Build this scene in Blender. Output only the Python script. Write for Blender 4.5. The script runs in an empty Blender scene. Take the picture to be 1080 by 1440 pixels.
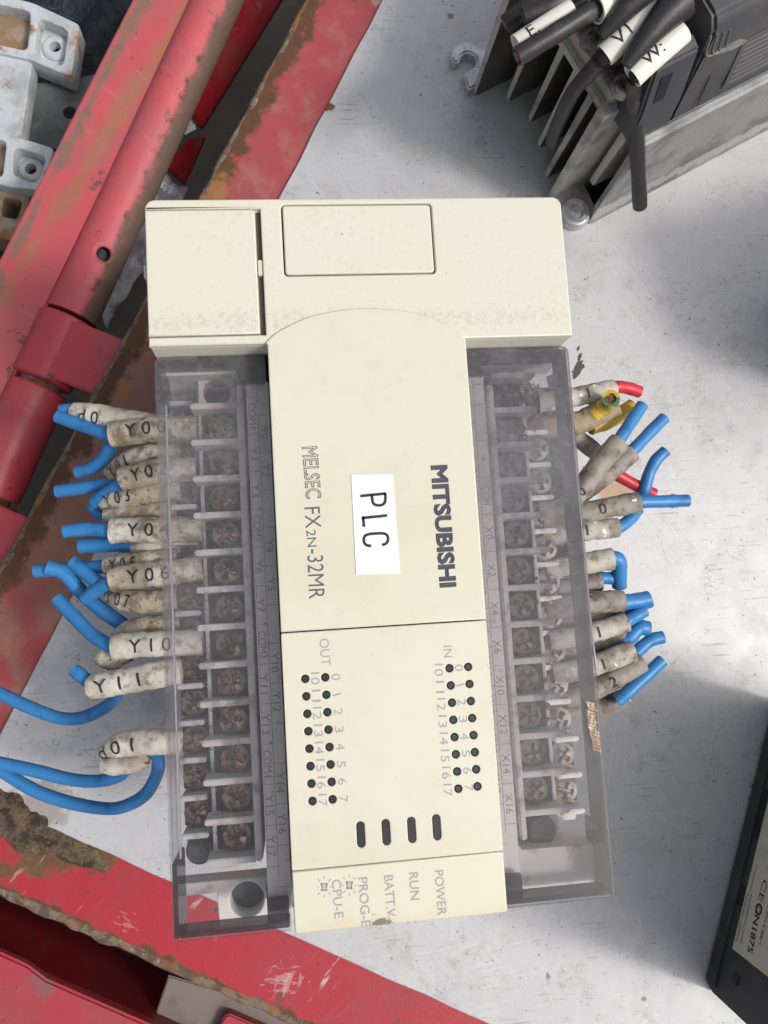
import bpy, bmesh, math, random
from mathutils import Vector, Matrix, Euler, noise as mnoise
random.seed(7)
MM = 0.001
scene = bpy.context.scene
COL = scene.collection
rad = math.radians

# ------------------------------------------------------------------ camera, world, sun, exposure
CF, CA, CB, CC = 1150.668, -0.109, 0.108, 0.049      # focal length (px of a 1440 px frame) and tilt angles
CPOS = Vector((28.22, 63.391, 253.883))                # mm
RC = Matrix.Rotation(CC, 3, 'Z') @ Matrix.Rotation(CB, 3, 'Y') @ Matrix.Rotation(CA, 3, 'X')   # world -> camera
cam_d = bpy.data.cameras.new('camera')
cam = bpy.data.objects.new('camera', cam_d); COL.objects.link(cam)
cam.matrix_world = Matrix.Translation(CPOS * MM) @ RC.transposed().to_4x4()
cam_d.sensor_fit = 'AUTO'; cam_d.sensor_width = 36.0; cam_d.lens = 36.0 * CF / 1440.0
cam_d.clip_start = 0.005; cam_d.clip_end = 20.0
scene.camera = cam

SUN_EL = 53.0
sh = Vector((0.92, -0.39)).normalized()
sdir = Vector((math.cos(rad(SUN_EL)) * sh.x, math.cos(rad(SUN_EL)) * sh.y, math.sin(rad(SUN_EL))))
world = bpy.data.worlds.new('World'); scene.world = world; world.use_nodes = True
wn = world.node_tree; wn.nodes.clear()
sky = wn.nodes.new('ShaderNodeTexSky'); sky.sky_type = 'NISHITA'; sky.sun_disc = False
sky.sun_elevation = rad(SUN_EL); sky.sun_rotation = math.atan2(sh.x, sh.y)
sky.air_density = 1.0; sky.dust_density = 5.0; sky.ozone_density = 0.6
hs = wn.nodes.new('ShaderNodeHueSaturation'); hs.inputs['Saturation'].default_value = 0.45   # thin cloud whitens the blue
bg = wn.nodes.new('ShaderNodeBackground'); bg.inputs['Strength'].default_value = 0.14
wo = wn.nodes.new('ShaderNodeOutputWorld')
wn.links.new(sky.outputs[0], hs.inputs['Color']); wn.links.new(hs.outputs[0], bg.inputs[0]); wn.links.new(bg.outputs[0], wo.inputs[0])
sun_d = bpy.data.lights.new('sun', 'SUN'); sun_d.energy = 1.75; sun_d.angle = rad(9.0); sun_d.color = (1.0, 0.965, 0.92)
sun = bpy.data.objects.new('sun', sun_d); COL.objects.link(sun)
sun.rotation_euler = sdir.to_track_quat('Z', 'Y').to_euler(); sun.location = (0.3, -0.1, 0.6)
scene.view_settings.view_transform = 'Standard'; scene.view_settings.look = 'None'
scene.view_settings.gamma = 1.0; scene.view_settings.exposure = 0.0
scene.cycles.max_bounces = 10; scene.cycles.transparent_max_bounces = 24

# ------------------------------------------------------------------ measuring: photo pixel at a known height -> mm
def P(px, py, z):
    d = RC.transposed() @ Vector(((px - 540) / CF, -(py - 720) / CF, -1.0))
    return CPOS + d * ((z - CPOS.z) / d.z)

# ------------------------------------------------------------------ object helpers
def tag(o, label=None, cat=None, group=None, kind=None):
    for k, v in (('label', label), ('category', cat), ('group', group), ('kind', kind)):
        if v: o[k] = v
    return o
def thing(name, label, cat, loc=(0, 0, 0), rotz=0.0, group=None):
    o = bpy.data.objects.new(name, None); COL.objects.link(o)
    o.location = Vector(loc) * MM; o.rotation_euler = (0, 0, rotz); o.empty_display_size = 0.01
    return tag(o, label, cat, group)
def link(name, me, mats, parent=None, loc=None, rot=None, world=False):
    """loc in mm; world=True: mesh is written in world mm and the parent is an unrotated Empty."""
    o = bpy.data.objects.new(name, me); COL.objects.link(o)
    if mats is not None and not me.materials:
        for m in (mats if isinstance(mats, (list, tuple)) else [mats]): me.materials.append(m)
    if parent: o.parent = parent
    if world and parent: o.location = -parent.location
    if loc is not None: o.location = Vector(loc) * MM
    if rot is not None: o.rotation_euler = rot
    return o
def finish(bm, smooth=True, angle=35):
    bmesh.ops.recalc_face_normals(bm, faces=bm.faces)
    bmesh.ops.scale(bm, vec=(MM, MM, MM), verts=bm.verts)
    me = bpy.data.meshes.new('mesh'); bm.to_mesh(me); bm.free()
    if smooth:
        me.polygons.foreach_set('use_smooth', [True] * len(me.polygons))
        try: me.set_sharp_from_angle(angle=rad(angle))
        except Exception: pass
    return me
def add_box(bm, x0, x1, y0, y1, z0, z1, bev=0.0, seg=2, mi=0, mat=None):
    b = bmesh.new(); bmesh.ops.create_cube(b, size=1.0)
    for v in b.verts:
        v.co = Vector((x0 + (v.co.x + .5) * (x1 - x0), y0 + (v.co.y + .5) * (y1 - y0), z0 + (v.co.z + .5) * (z1 - z0)))
    if bev > 0: bmesh.ops.bevel(b, geom=b.edges[:], offset=bev, segments=seg, affect='EDGES', clamp_overlap=True)
    merge(bm, b, mi, mat)
def merge(bm, b, mi=0, mat=None):
    if mat is not None: bmesh.ops.transform(b, matrix=mat, verts=b.verts)
    mp = {v: bm.verts.new(v.co) for v in b.verts}
    for f in b.faces:
        try:
            n = bm.faces.new([mp[v] for v in f.verts]); n.material_index = mi
        except ValueError: pass
    b.free()
def add_prism(bm, poly, z0, z1, bev=0.0, seg=2, mi=0, mat=None):
    b = bmesh.new()
    lo = [b.verts.new((p[0], p[1], z0)) for p in poly]; hi = [b.verts.new((p[0], p[1], z1)) for p in poly]
    n = len(poly); b.faces.new(lo[::-1]); top = b.faces.new(hi)
    for i in range(n): b.faces.new((lo[i], lo[(i + 1) % n], hi[(i + 1) % n], hi[i]))
    bmesh.ops.recalc_face_normals(b, faces=b.faces)
    if bev > 0: bmesh.ops.bevel(b, geom=list(top.edges), offset=bev, segments=seg, affect='EDGES', clamp_overlap=True)
    merge(bm, b, mi, mat)
def add_lathe(bm, prof, c, n=24, mi=0, mat=None, cap=True):
    b = bmesh.new(); rings = []
    for r, z in prof:
        rings.append([b.verts.new((c[0] + r * math.cos(2 * math.pi * i / n), c[1] + r * math.sin(2 * math.pi * i / n), c[2] + z)) for i in range(n)])
    for a, d in zip(rings, rings[1:]):
        for i in range(n): b.faces.new((a[i], a[(i + 1) % n], d[(i + 1) % n], d[i]))
    if cap: b.faces.new(rings[0][::-1]); b.faces.new(rings[-1])
    merge(bm, b, mi, mat)
def smooth_path(pts, sub=8):
    pts = [Vector(p) for p in pts]
    if len(pts) < 3: return [pts[0].lerp(pts[-1], i / (sub * 2)) for i in range(sub * 2 + 1)]
    ext = [pts[0] * 2 - pts[1]] + pts + [pts[-1] * 2 - pts[-2]]; out = []
    for i in range(1, len(ext) - 2):
        p0, p1, p2, p3 = ext[i - 1:i + 3]
        for k in range(sub):
            t = k / sub
            out.append(.5 * ((2 * p1) + (p2 - p0) * t + (2 * p0 - 5 * p1 + 4 * p2 - p3) * t * t + (3 * p1 - p0 - 3 * p2 + p3) * t ** 3))
    out.append(pts[-1]); return out
def frame_at(path, i):
    t = (path[min(i + 1, len(path) - 1)] - path[max(i - 1, 0)]).normalized()
    side = Vector((0, 0, 1)).cross(t)
    if side.length < 1e-4: side = Vector((1, 0, 0))
    side.normalize(); return t, side, t.cross(side).normalized()
def add_tube(bm, path, r, n=14, mi=0, flat=1.0, cap=True, rough=0.0, inner=0.0, seed=0.0, nf=.5):
    """r: number or function of 0..1; inner>0 leaves a hollow recess at both ends."""
    rings = []
    L = len(path)
    for i, p in enumerate(path):
        t, s, u = frame_at(path, i); rr = r(i / (L - 1)) if callable(r) else r
        ring = []
        for k in range(n):
            a = 2 * math.pi * k / n
            q = rr
            if rough: q *= 1 + rough * mnoise.noise(Vector((p.x * nf + seed, p.y * nf, 1.6 * math.cos(a) + seed))) + rough * .5 * mnoise.noise(Vector((p.x * nf * 2.3 + seed, p.y * nf * 2.3, 2.5 * math.sin(a))))
            ring.append(bm.verts.new(p + s * math.cos(a) * q + u * math.sin(a) * q * flat))
        rings.append(ring)
    for a, d in zip(rings, rings[1:]):
        for k in range(n):
            f = bm.faces.new((a[k], a[(k + 1) % n], d[(k + 1) % n], d[k])); f.material_index = mi
    if cap:
        for ring, p, i, sg in ((rings[0], path[0], 0, 1), (rings[-1], path[-1], L - 1, -1)):
            if inner > 0:
                t, s, u = frame_at(path, i)
                rim = [bm.verts.new(p + (v.co - p) * inner) for v in ring]
                deep = [bm.verts.new(p + (v.co - p) * inner + t * sg * .9) for v in ring]
                for k in range(n):
                    for A, B in ((ring, rim), (rim, deep)):
                        f = bm.faces.new((A[k], A[(k + 1) % n], B[(k + 1) % n], B[k])); f.material_index = mi
                f = bm.faces.new(deep); f.material_index = mi
            else:
                f = bm.faces.new(ring); f.material_index = mi
    return rings
def rounded(x0, x1, y0, y1, r, n=5, corners=(1, 1, 1, 1)):
    """corner order: (x1,y1) (x0,y1) (x0,y0) (x1,y0), counter-clockwise"""
    out = []
    for (cx, cy, a0, on) in ((x1 - r, y1 - r, 0, corners[0]), (x0 + r, y1 - r, 90, corners[1]), (x0 + r, y0 + r, 180, corners[2]), (x1 - r, y0 + r, 270, corners[3])):
        if on:
            for k in range(n + 1):
                a = rad(a0 + 90 * k / n); out.append((cx + r * math.cos(a), cy + r * math.sin(a)))
        else:
            out.append(({0: x1, 90: x0, 180: x0, 270: x1}[a0], {0: y1, 90: y1, 180: y0, 270: y0}[a0]))
    return out
def circle(cx, cy, r, n=20): return [(cx + r * math.cos(2 * math.pi * i / n), cy + r * math.sin(2 * math.pi * i / n)) for i in range(n)]
def inset(o_eval): return bpy.data.meshes.new_from_object(o_eval)
def plate(loops, z0, z1, bev=0.25, res=1):
    """flat slab with holes and rounded edges -> mesh in metres"""
    cu = bpy.data.curves.new('plate', 'CURVE'); cu.dimensions = '2D'; cu.fill_mode = 'BOTH'
    cu.extrude = (z1 - z0) / 2 - bev; cu.bevel_depth = bev; cu.bevel_resolution = res; cu.offset = -bev
    for lp in loops:
        s = cu.splines.new('POLY'); s.points.add(len(lp) - 1); s.use_cyclic_u = True
        for q, pt in zip(s.points, lp): q.co = (pt[0], pt[1], 0, 1)
    o = bpy.data.objects.new('plate', cu); COL.objects.link(o)
    bpy.context.view_layer.update()
    me = bpy.data.meshes.new_from_object(o.evaluated_get(bpy.context.evaluated_depsgraph_get()))
    bpy.data.objects.remove(o); bpy.data.curves.remove(cu)
    me.transform(Matrix.Scale(MM, 4) @ Matrix.Translation((0, 0, (z0 + z1) / 2)))
    me.materials.clear()
    me.polygons.foreach_set('use_smooth', [True] * len(me.polygons))
    try: me.set_sharp_from_angle(angle=rad(40))
    except Exception: pass
    return me
_glyph = {}
def glyphs(s, bold=0.0, outline=0.0):
    """(verts, faces, width) of a line of text, capital height 1, starting at x=0"""
    k = (s, bold, outline)
    if k in _glyph: return _glyph[k]
    cu = bpy.data.curves.new('lettering', 'FONT'); cu.body = s; cu.size = 1.0; cu.resolution_u = 3; cu.offset = bold
    if outline: cu.fill_mode = 'NONE'; cu.bevel_depth = outline; cu.bevel_resolution = 0
    o = bpy.data.objects.new('lettering', cu); COL.objects.link(o); bpy.context.view_layer.update()
    me = bpy.data.meshes.new_from_object(o.evaluated_get(bpy.context.evaluated_depsgraph_get()))
    bpy.data.objects.remove(o); bpy.data.curves.remove(cu)
    vs = [v.co.copy() for v in me.vertices]; fs = [tuple(p.vertices) for p in me.polygons]
    bpy.data.meshes.remove(me)
    x0 = min(v.x for v in vs); x1 = max(v.x for v in vs); cap = 0.729
    _glyph[k] = ([Vector(((v.x - x0) / cap, v.y / cap, v.z / cap)) for v in vs], fs, (x1 - x0) / cap)
    return _glyph[k]
def add_text(bm, s, org, xdir, ydir, cap, length=None, bold=0.0, outline=0.0, slant=0.0, centre=True):
    """org: start of the text's centre line; xdir reading direction; ydir letter-up direction"""
    vs, fs, w = glyphs(s, bold, outline); sx = (length / w) if length else cap
    xd = Vector(xdir).normalized(); yd = Vector(ydir).normalized(); zd = xd.cross(yd)
    bv = [bm.verts.new(Vector(org) + xd * (v.x * sx + slant * v.y * cap) + yd * ((v.y - (.5 if centre else 0)) * cap) + zd * v.z * cap) for v in vs]
    for f in fs:
        try: bm.faces.new([bv[i] for i in f])
        except ValueError: pass
def text_px(bm, s, p0, p1, cap_px, z, **kw):
    """p0, p1: photo ends of the centre line of a text printed on a level face at height z"""
    a = P(p0[0], p0[1], z); b = P(p1[0], p1[1], z); d = b - a
    cap = cap_px * (CPOS.z - z) / CF
    up = Vector((0, 0, 1)).cross(d)
    add_text(bm, s, a, d, up, cap, d.length, **kw)
def add_stroke(bm, pts, w, z):
    pts = [Vector((p[0], p[1], 0)) for p in pts]; L = []; R = []
    for i, p in enumerate(pts):
        a = pts[max(i - 1, 0)]; b = pts[min(i + 1, len(pts) - 1)]
        t = (b - a).normalized(); n = Vector((-t.y, t.x, 0))
        L.append(bm.verts.new((p + n * w / 2) + Vector((0, 0, z)))); R.append(bm.verts.new((p - n * w / 2) + Vector((0, 0, z))))
    for i in range(len(pts) - 1):
        try: bm.faces.new((L[i], R[i], R[i + 1], L[i + 1]))
        except ValueError: pass

# ------------------------------------------------------------------ materials
def mat(name, base, rough=0.5, metal=0.0, layers=(), bump=(), spec=0.5, rough_var=0.0, rand=0.0, coat=0.0):
    """layers: dict(col, scale, lo, hi, detail, dist, stretch=(sx,sy,sz), rotz, grad=(nx,ny,nz,off,width), spot=(x,y,z,r), amp, op, rough)
    everything in mm of the object's own coordinates"""
    m = bpy.data.materials.new(name); m.use_nodes = True; nt = m.node_tree; N = nt.nodes; Lk = nt.links; N.clear()
    out = N.new('ShaderNodeOutputMaterial'); bs = N.new('ShaderNodeBsdfPrincipled'); Lk.new(bs.outputs[0], out.inputs[0])
    bs.inputs['Metallic'].default_value = metal; bs.inputs['Specular IOR Level'].default_value = spec
    if coat: bs.inputs['Coat Weight'].default_value = coat; bs.inputs['Coat Roughness'].default_value = .25
    tc = N.new('ShaderNodeTexCoord'); mp = N.new('ShaderNodeVectorMath'); mp.operation = 'SCALE'; mp.inputs['Scale'].default_value = 1000.0
    Lk.new(tc.outputs['Object'], mp.inputs[0]); co = mp.outputs[0]
    if rand:
        oi = N.new('ShaderNodeObjectInfo'); ad = N.new('ShaderNodeVectorMath'); ad.operation = 'MULTIPLY_ADD'
        cx = N.new('ShaderNodeCombineXYZ')
        for i in range(3): Lk.new(oi.outputs['Random'], cx.inputs[i])
        Lk.new(cx.outputs[0], ad.inputs[0]); ad.inputs[1].default_value = (rand,) * 3; Lk.new(co, ad.inputs[2]); con = ad.outputs[0]
    else: con = co
    def mth(op, a, b=None, clamp=False):
        n = N.new('ShaderNodeMath'); n.operation = op; n.use_clamp = clamp
        for i, v in enumerate((a, b)):
            if v is None: continue
            if isinstance(v, (int, float)): n.inputs[i].default_value = v
            else: Lk.new(v, n.inputs[i])
        return n.outputs[0]
    def noise(sc, det=4.0, dist=0.0, stretch=None, rotz=0.0, rgh=.6):
        src = con
        if stretch or rotz:
            r = N.new('ShaderNodeVectorRotate'); r.rotation_type = 'Z_AXIS'; r.inputs['Angle'].default_value = rad(rotz); Lk.new(src, r.inputs['Vector'])
            s = N.new('ShaderNodeVectorMath'); s.operation = 'MULTIPLY'; s.inputs[1].default_value = stretch or (1, 1, 1); Lk.new(r.outputs[0], s.inputs[0]); src = s.outputs[0]
        n = N.new('ShaderNodeTexNoise'); n.inputs['Scale'].default_value = sc; n.inputs['Detail'].default_value = det
        n.inputs['Distortion'].default_value = dist; n.inputs['Roughness'].default_value = rgh; Lk.new(src, n.inputs['Vector'])
        return n.outputs['Fac']
    col = None; rgh = None
    def rgb(c):
        n = N.new('ShaderNodeRGB'); n.outputs[0].default_value = (*c, 1); return n.outputs[0]
    col = rgb(base)
    rv = N.new('ShaderNodeValue'); rv.outputs[0].default_value = rough; rgh = rv.outputs[0]
    if rough_var: rgh = mth('ADD', rgh, mth('MULTIPLY', mth('SUBTRACT', noise(.12, 5), .5), rough_var * 2), True)
    for l in layers:
        f = noise(l.get('scale', .2), l.get('detail', 5), l.get('dist', 0), l.get('stretch'), l.get('rotz', 0), l.get('nr', .6))
        if 'iso' in l: f = mth('SUBTRACT', 1.0, mth('DIVIDE', mth('ABSOLUTE', mth('SUBTRACT', f, .5)), l['iso']))
        if 'amp' in l: f = mth('MULTIPLY', mth('SUBTRACT', f, .5), l['amp']); f = mth('ADD', f, .5)
        if 'grad' in l:
            g = l['grad']; d = N.new('ShaderNodeVectorMath'); d.operation = 'DOT_PRODUCT'; d.inputs[1].default_value = g[:3]; Lk.new(co, d.inputs[0])
            f = mth('ADD', f, mth('DIVIDE', mth('SUBTRACT', d.outputs['Value'], g[3]), g[4]))
        if 'band' in l:      # (nx,ny,nz,centre,halfwidth): strip along a line
            g = l['band']; d = N.new('ShaderNodeVectorMath'); d.operation = 'DOT_PRODUCT'; d.inputs[1].default_value = g[:3]; Lk.new(co, d.inputs[0])
            f = mth('ADD', f, mth('SUBTRACT', .5, mth('DIVIDE', mth('ABSOLUTE', mth('SUBTRACT', d.outputs['Value'], g[3])), g[4])))
        if 'spot' in l:
            g = l['spot']; d = N.new('ShaderNodeVectorMath'); d.operation = 'DISTANCE'; d.inputs[1].default_value = g[:3]; Lk.new(co, d.inputs[0])
            f = mth('ADD', f, mth('SUBTRACT', .5, mth('DIVIDE', d.outputs['Value'], g[3] * 2)))
        mr = N.new('ShaderNodeMapRange'); mr.interpolation_type = 'SMOOTHSTEP'; Lk.new(f, mr.inputs['Value'])
        mr.inputs['From Min'].default_value = l['lo']; mr.inputs['From Max'].default_value = l['hi']; fac = mr.outputs[0]
        if l.get('mask'):
            q = noise(l['mask'][0], 3); mq = N.new('ShaderNodeMapRange'); Lk.new(q, mq.inputs['Value']); mq.inputs['From Min'].default_value = l['mask'][1]; mq.inputs['From Max'].default_value = l['mask'][2]
            fac = mth('MULTIPLY', fac, mq.outputs[0])
        if l.get('op', 1) != 1: fac = mth('MULTIPLY', fac, l['op'])
        mx = N.new('ShaderNodeMix'); mx.data_type = 'RGBA'; Lk.new(fac, mx.inputs['Factor']); Lk.new(col, mx.inputs['A'])
        if 'col2' in l:
            n2 = N.new('ShaderNodeMix'); n2.data_type = 'RGBA'; Lk.new(noise(l.get('scale2', .8), 5), n2.inputs['Factor'])
            n2.inputs['A'].default_value = (*l['col'], 1); n2.inputs['B'].default_value = (*l['col2'], 1); Lk.new(n2.outputs['Result'], mx.inputs['B'])
        else: mx.inputs['B'].default_value = (*l['col'], 1)
        col = mx.outputs['Result']
        if 'rough' in l:
            mr2 = N.new('ShaderNodeMix'); mr2.data_type = 'FLOAT'; Lk.new(fac, mr2.inputs['Factor']); Lk.new(rgh, mr2.inputs['A']); mr2.inputs['B'].default_value = l['rough']; rgh = mr2.outputs['Result']
    Lk.new(col, bs.inputs['Base Color']); Lk.new(rgh, bs.inputs['Roughness'])
    h = None
    for (sc, st, det) in bump:
        v = mth('MULTIPLY', noise(sc, det), st); h = v if h is None else mth('ADD', h, v)
    if h is not None:
        b = N.new('ShaderNodeBump'); b.inputs['Strength'].default_value = 1.0; b.inputs['Distance'].default_value = MM; Lk.new(h, b.inputs['Height']); Lk.new(b.outputs[0], bs.inputs['Normal'])
    m['bsdf'] = bs.name
    return m

RUST = (0.16, 0.065, 0.025); RUST2 = (0.055, 0.035, 0.025); RUSTO = (0.35, 0.13, 0.03)
def specks(col=(0.10, 0.075, 0.05), m=(.03, .45, .62), sc=1.3, lo=.70, hi=.76, op=.7):
    return dict(col=col, scale=sc, detail=3, lo=lo, hi=hi, op=op, mask=m)
CREAM = mat('cream_plastic', (0.655, 0.63, 0.51), 0.42, layers=[
    dict(col=(0.60, 0.52, 0.36), scale=.03, lo=.42, hi=.72, op=.45),
    dict(col=(0.52, 0.46, 0.34), scale=.25, detail=9, lo=.50, hi=.75, op=.22, mask=(.05, .42, .62)),
    dict(col=(0.50, 0.47, 0.40), scale=.07, detail=9, lo=.52, hi=.72, op=.28, nr=.7), dict(col=(.36, .31, .23), scale=.12, lo=.0, hi=1.0, iso=.004, op=.4, mask=(.06, .52, .62)),
    specks(), specks(col=(.16, .10, .06), sc=.6, lo=.74, hi=.78, m=(.09, .4, .6)),
    dict(col=(.17, .12, .08), scale=.45, lo=.55, hi=.7, spot=(46, 4, 87, 4), amp=1.0, op=.0)],
    bump=[(1.6, .010, 4)], rough_var=.08)
CREAMH = mat('cream_plastic_dusty', (0.66, 0.64, 0.54), 0.45, layers=[
    dict(col=(0.72, 0.64, 0.45), scale=.035, lo=.45, hi=.75, op=.35),
    dict(col=(0.46, 0.41, 0.31), scale=.8, detail=9, lo=.50, hi=.75, op=.33, mask=(.06, .40, .58)),
    dict(col=(0.38, 0.33, 0.24), scale=1.6, detail=7, lo=.62, hi=1.1, op=.45, band=(0, 1, 0, 123, 9), amp=1.6, mask=(.9, .42, .66)),
    specks(m=(.05, .40, .56)), specks(col=(.13, .09, .06), sc=.75, lo=.70, hi=.74, m=(.07, .42, .6))],
    bump=[(1.6, .012, 4)], rough_var=.08)
CREAML = mat('cream_plastic_cap', (0.66, 0.63, 0.50), 0.42, layers=[
    dict(col=(0.62, 0.52, 0.34), scale=.12, lo=.45, hi=.85, op=.4, grad=(0, -1, 0, -3.5, 9), amp=1.2),
    dict(col=(.10, .075, .055), scale=.55, lo=.66, hi=.85, spot=(41.2, 1.0, 87, 2.4), amp=2.2, op=.8, nr=.8),
    specks()], bump=[(1.6, .010, 4)])
BODY = mat('body_plastic', (0.50, 0.49, 0.46), 0.5, layers=[dict(col=(.18, .15, .12), scale=.2, lo=.5, hi=.75, op=.7), specks()], bump=[(1., .02, 4)])
TBODY = mat('terminal_plastic', (0.72, 0.71, 0.69), 0.55, layers=[
    dict(col=(.22, .18, .145), scale=.25, detail=9, lo=.46, hi=.70, op=.7), specks(sc=1.0, m=(.1, .35, .5))], bump=[(1., .03, 4)])
TPALE = mat('terminal_pale_plastic', (0.70, 0.68, 0.63), 0.5, layers=[
    dict(col=(.30, .24, .19), scale=.17, detail=8, lo=.55, hi=.72, op=.7), specks()], bump=[(1., .02, 4)])
TDARK = mat('terminal_pocket', (0.03, 0.026, 0.023), 0.7, layers=[dict(col=(.15, .085, .05), scale=.3, lo=.48, hi=.72, op=.8)], bump=[(.9, .15, 4)], rand=300)
STRIP = mat('label_strip', (0.85, 0.83, 0.77), 0.5, layers=[dict(col=(.25, .20, .15), scale=.3, detail=7, lo=.58, hi=.78, op=.6), specks(m=(.1, .4, .55))])
BLACK = mat('black_gap', (0.012, 0.012, 0.013), 0.6)
LED = mat('dark_lens', (0.018, 0.019, 0.021), 0.35)
INKG = mat('grey_print', (0.34, 0.34, 0.355), 0.6)
INKD = mat('dark_grey_print', (0.10, 0.105, 0.125), 0.6)
INKB = mat('black_print', (0.018, 0.018, 0.02), 0.6)
INKS = mat('sleeve_print', (0.03, 0.027, 0.025), 0.7)
STICK = mat('white_paper', (0.80, 0.82, 0.825), 0.5, layers=[dict(col=(.68, .67, .63), scale=.09, detail=7, lo=.5, hi=.75, op=.5), specks(op=.35)])
SCREW = mat('rusty_screw', (0.46, 0.32, 0.235), 0.30, .65, layers=[
    dict(col=(0.17, 0.072, 0.038), col2=(.04, .026, .02), scale=.55, detail=6, lo=.40, hi=.60, rough=.8, scale2=.9, op=.85)], bump=[(1.5, .06, 4)], rand=500)
SCREWR = mat('dull_screw', (0.31, 0.27, 0.235), 0.55, .45, layers=[
    dict(col=(0.12, 0.08, 0.058), col2=(.06, .05, .045), scale=.4, detail=5, lo=.46, hi=.64, rough=.8, scale2=.8, op=.75)], bump=[(1.5, .06, 4)], rand=500)
CLAMP = mat('clamp_plate', (0.16, 0.115, 0.09), 0.5, .5, layers=[dict(col=(0.07, 0.045, 0.03), scale=.5, lo=.4, hi=.6, rough=.9)], bump=[(1.2, .15, 4)], rand=500)
GRIT = mat('dry_grit', (0.15, 0.115, 0.085), 0.95, layers=[dict(col=(.32, .27, .22), scale=.5, lo=.5, hi=.65)], bump=[(2, .2, 4)])
SLEEVE = mat('dirty_sleeve', (0.74, 0.70, 0.60), 0.6, layers=[
    dict(col=(0.46, 0.36, 0.24), scale=.10, detail=3, lo=.36, hi=.58, op=.75),
    dict(col=(0.27, 0.19, 0.115), col2=(.12, .085, .055), scale=.34, detail=8, lo=.43, hi=.64, op=.78, rough=.9),
    specks(col=(.06, .045, .03), sc=.9, lo=.58, hi=.66, m=(.12, .38, .55))], bump=[(.7, .5, 6)])
SLEEVEC = mat('clean_sleeve', (0.76, 0.72, 0.63), 0.55, layers=[dict(col=(.50, .41, .29), scale=.13, detail=5, lo=.42, hi=.62, op=.6), dict(col=(.25, .19, .12), scale=.4, detail=8, lo=.50, hi=.68, op=.75), specks()], bump=[(.8, .12, 4)])
SLEEVEG = mat('grey_brown_sleeve', (0.30, 0.265, 0.225), 0.6, layers=[
    dict(col=(0.12, 0.09, 0.07), scale=.2, detail=9, lo=.44, hi=.64, op=.85), specks(col=(.05, .04, .03), sc=.8, lo=.60, hi=.68, m=(.1, .4, .55)),
    dict(col=(.80, .80, .76), scale=.30, detail=2, lo=.70, hi=.73, op=.95)], bump=[(.7, .2, 5)])
SLEEVEL = mat('pale_grey_sleeve', (0.47, 0.435, 0.38), 0.6, layers=[
    dict(col=(0.20, 0.155, 0.115), scale=.2, detail=9, lo=.44, hi=.64, op=.8), specks(col=(.05, .04, .03), sc=.8, lo=.60, hi=.68, m=(.1, .4, .55)),
    dict(col=(.86, .86, .83), scale=.30, detail=2, lo=.68, hi=.71, op=.95)], bump=[(.7, .2, 5)])
BLUE = mat('blue_insulation', (0.038, 0.215, 0.50), 0.42, layers=[dict(col=(.02, .09, .26), scale=.2, lo=.55, hi=.75, op=.7), specks(op=.35)], bump=[(.8, .05, 4)])
NAVY = mat('dirty_navy_insulation', (0.025, 0.045, 0.10), 0.5)
RED = mat('red_insulation', (0.58, 0.025, 0.045), 0.4, layers=[dict(col=(.25, .015, .02), scale=.2, lo=.55, hi=.75, op=.6)])
YELGRN = mat('green_yellow_insulation', (0.62, 0.42, 0.06), 0.45, layers=[dict(col=(.09, .20, .09), scale=.12, detail=0, lo=.60, hi=.64, stretch=(.4, 2.2, 1))])
COPPER = mat('copper_strands', (0.30, 0.13, 0.07), 0.5, .6, layers=[dict(col=(.06, .03, .02), scale=1.2, lo=.45, hi=.6)], bump=[(3, .2, 3)])
BLACKW = mat('black_cable', (0.028, 0.027, 0.028), 0.45, layers=[dict(col=(.10, .095, .09), scale=.16, detail=8, lo=.55, hi=.78, op=.7, rough=.8)], bump=[(.6, .10, 5)])
MARKW = mat('white_marker', (0.80, 0.77, 0.68), 0.5, layers=[dict(col=(.5, .42, .30), scale=.15, detail=6, lo=.55, hi=.8, op=.7), specks(op=.4)])

def red_paint(name, base, extra=(), rough=.45, bump=.05):
    return mat(name, base, rough, layers=[
        dict(col=(base[0] * .72, base[1] * .9 + .03, base[2] * .9 + .025), scale=.04, detail=6, lo=.45, hi=.7, op=.6),
        dict(col=(.10, .06, .045), scale=.10, detail=9, lo=.63, hi=.69, op=.8), dict(col=(.06, .04, .03), scale=.4, detail=8, lo=.66, hi=.675, op=.8, mask=(.03, .44, .58)),
        dict(col=(base[0] * 1.1, base[1] * 1.9 + .02, base[2] * 1.9 + .02), scale=.5, detail=6, lo=.58, hi=.66, op=.35, stretch=(1, .12, 1), rotz=25, mask=(.03, .44, .6)),
        dict(col=(.55, .42, .36), scale=.3, detail=6, lo=.70, hi=.76, op=.55, mask=(.03, .45, .6)),
        ] + list(extra), bump=[(.15, bump * 3, 5), (.9, bump, 5)], rough_var=.12)

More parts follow.
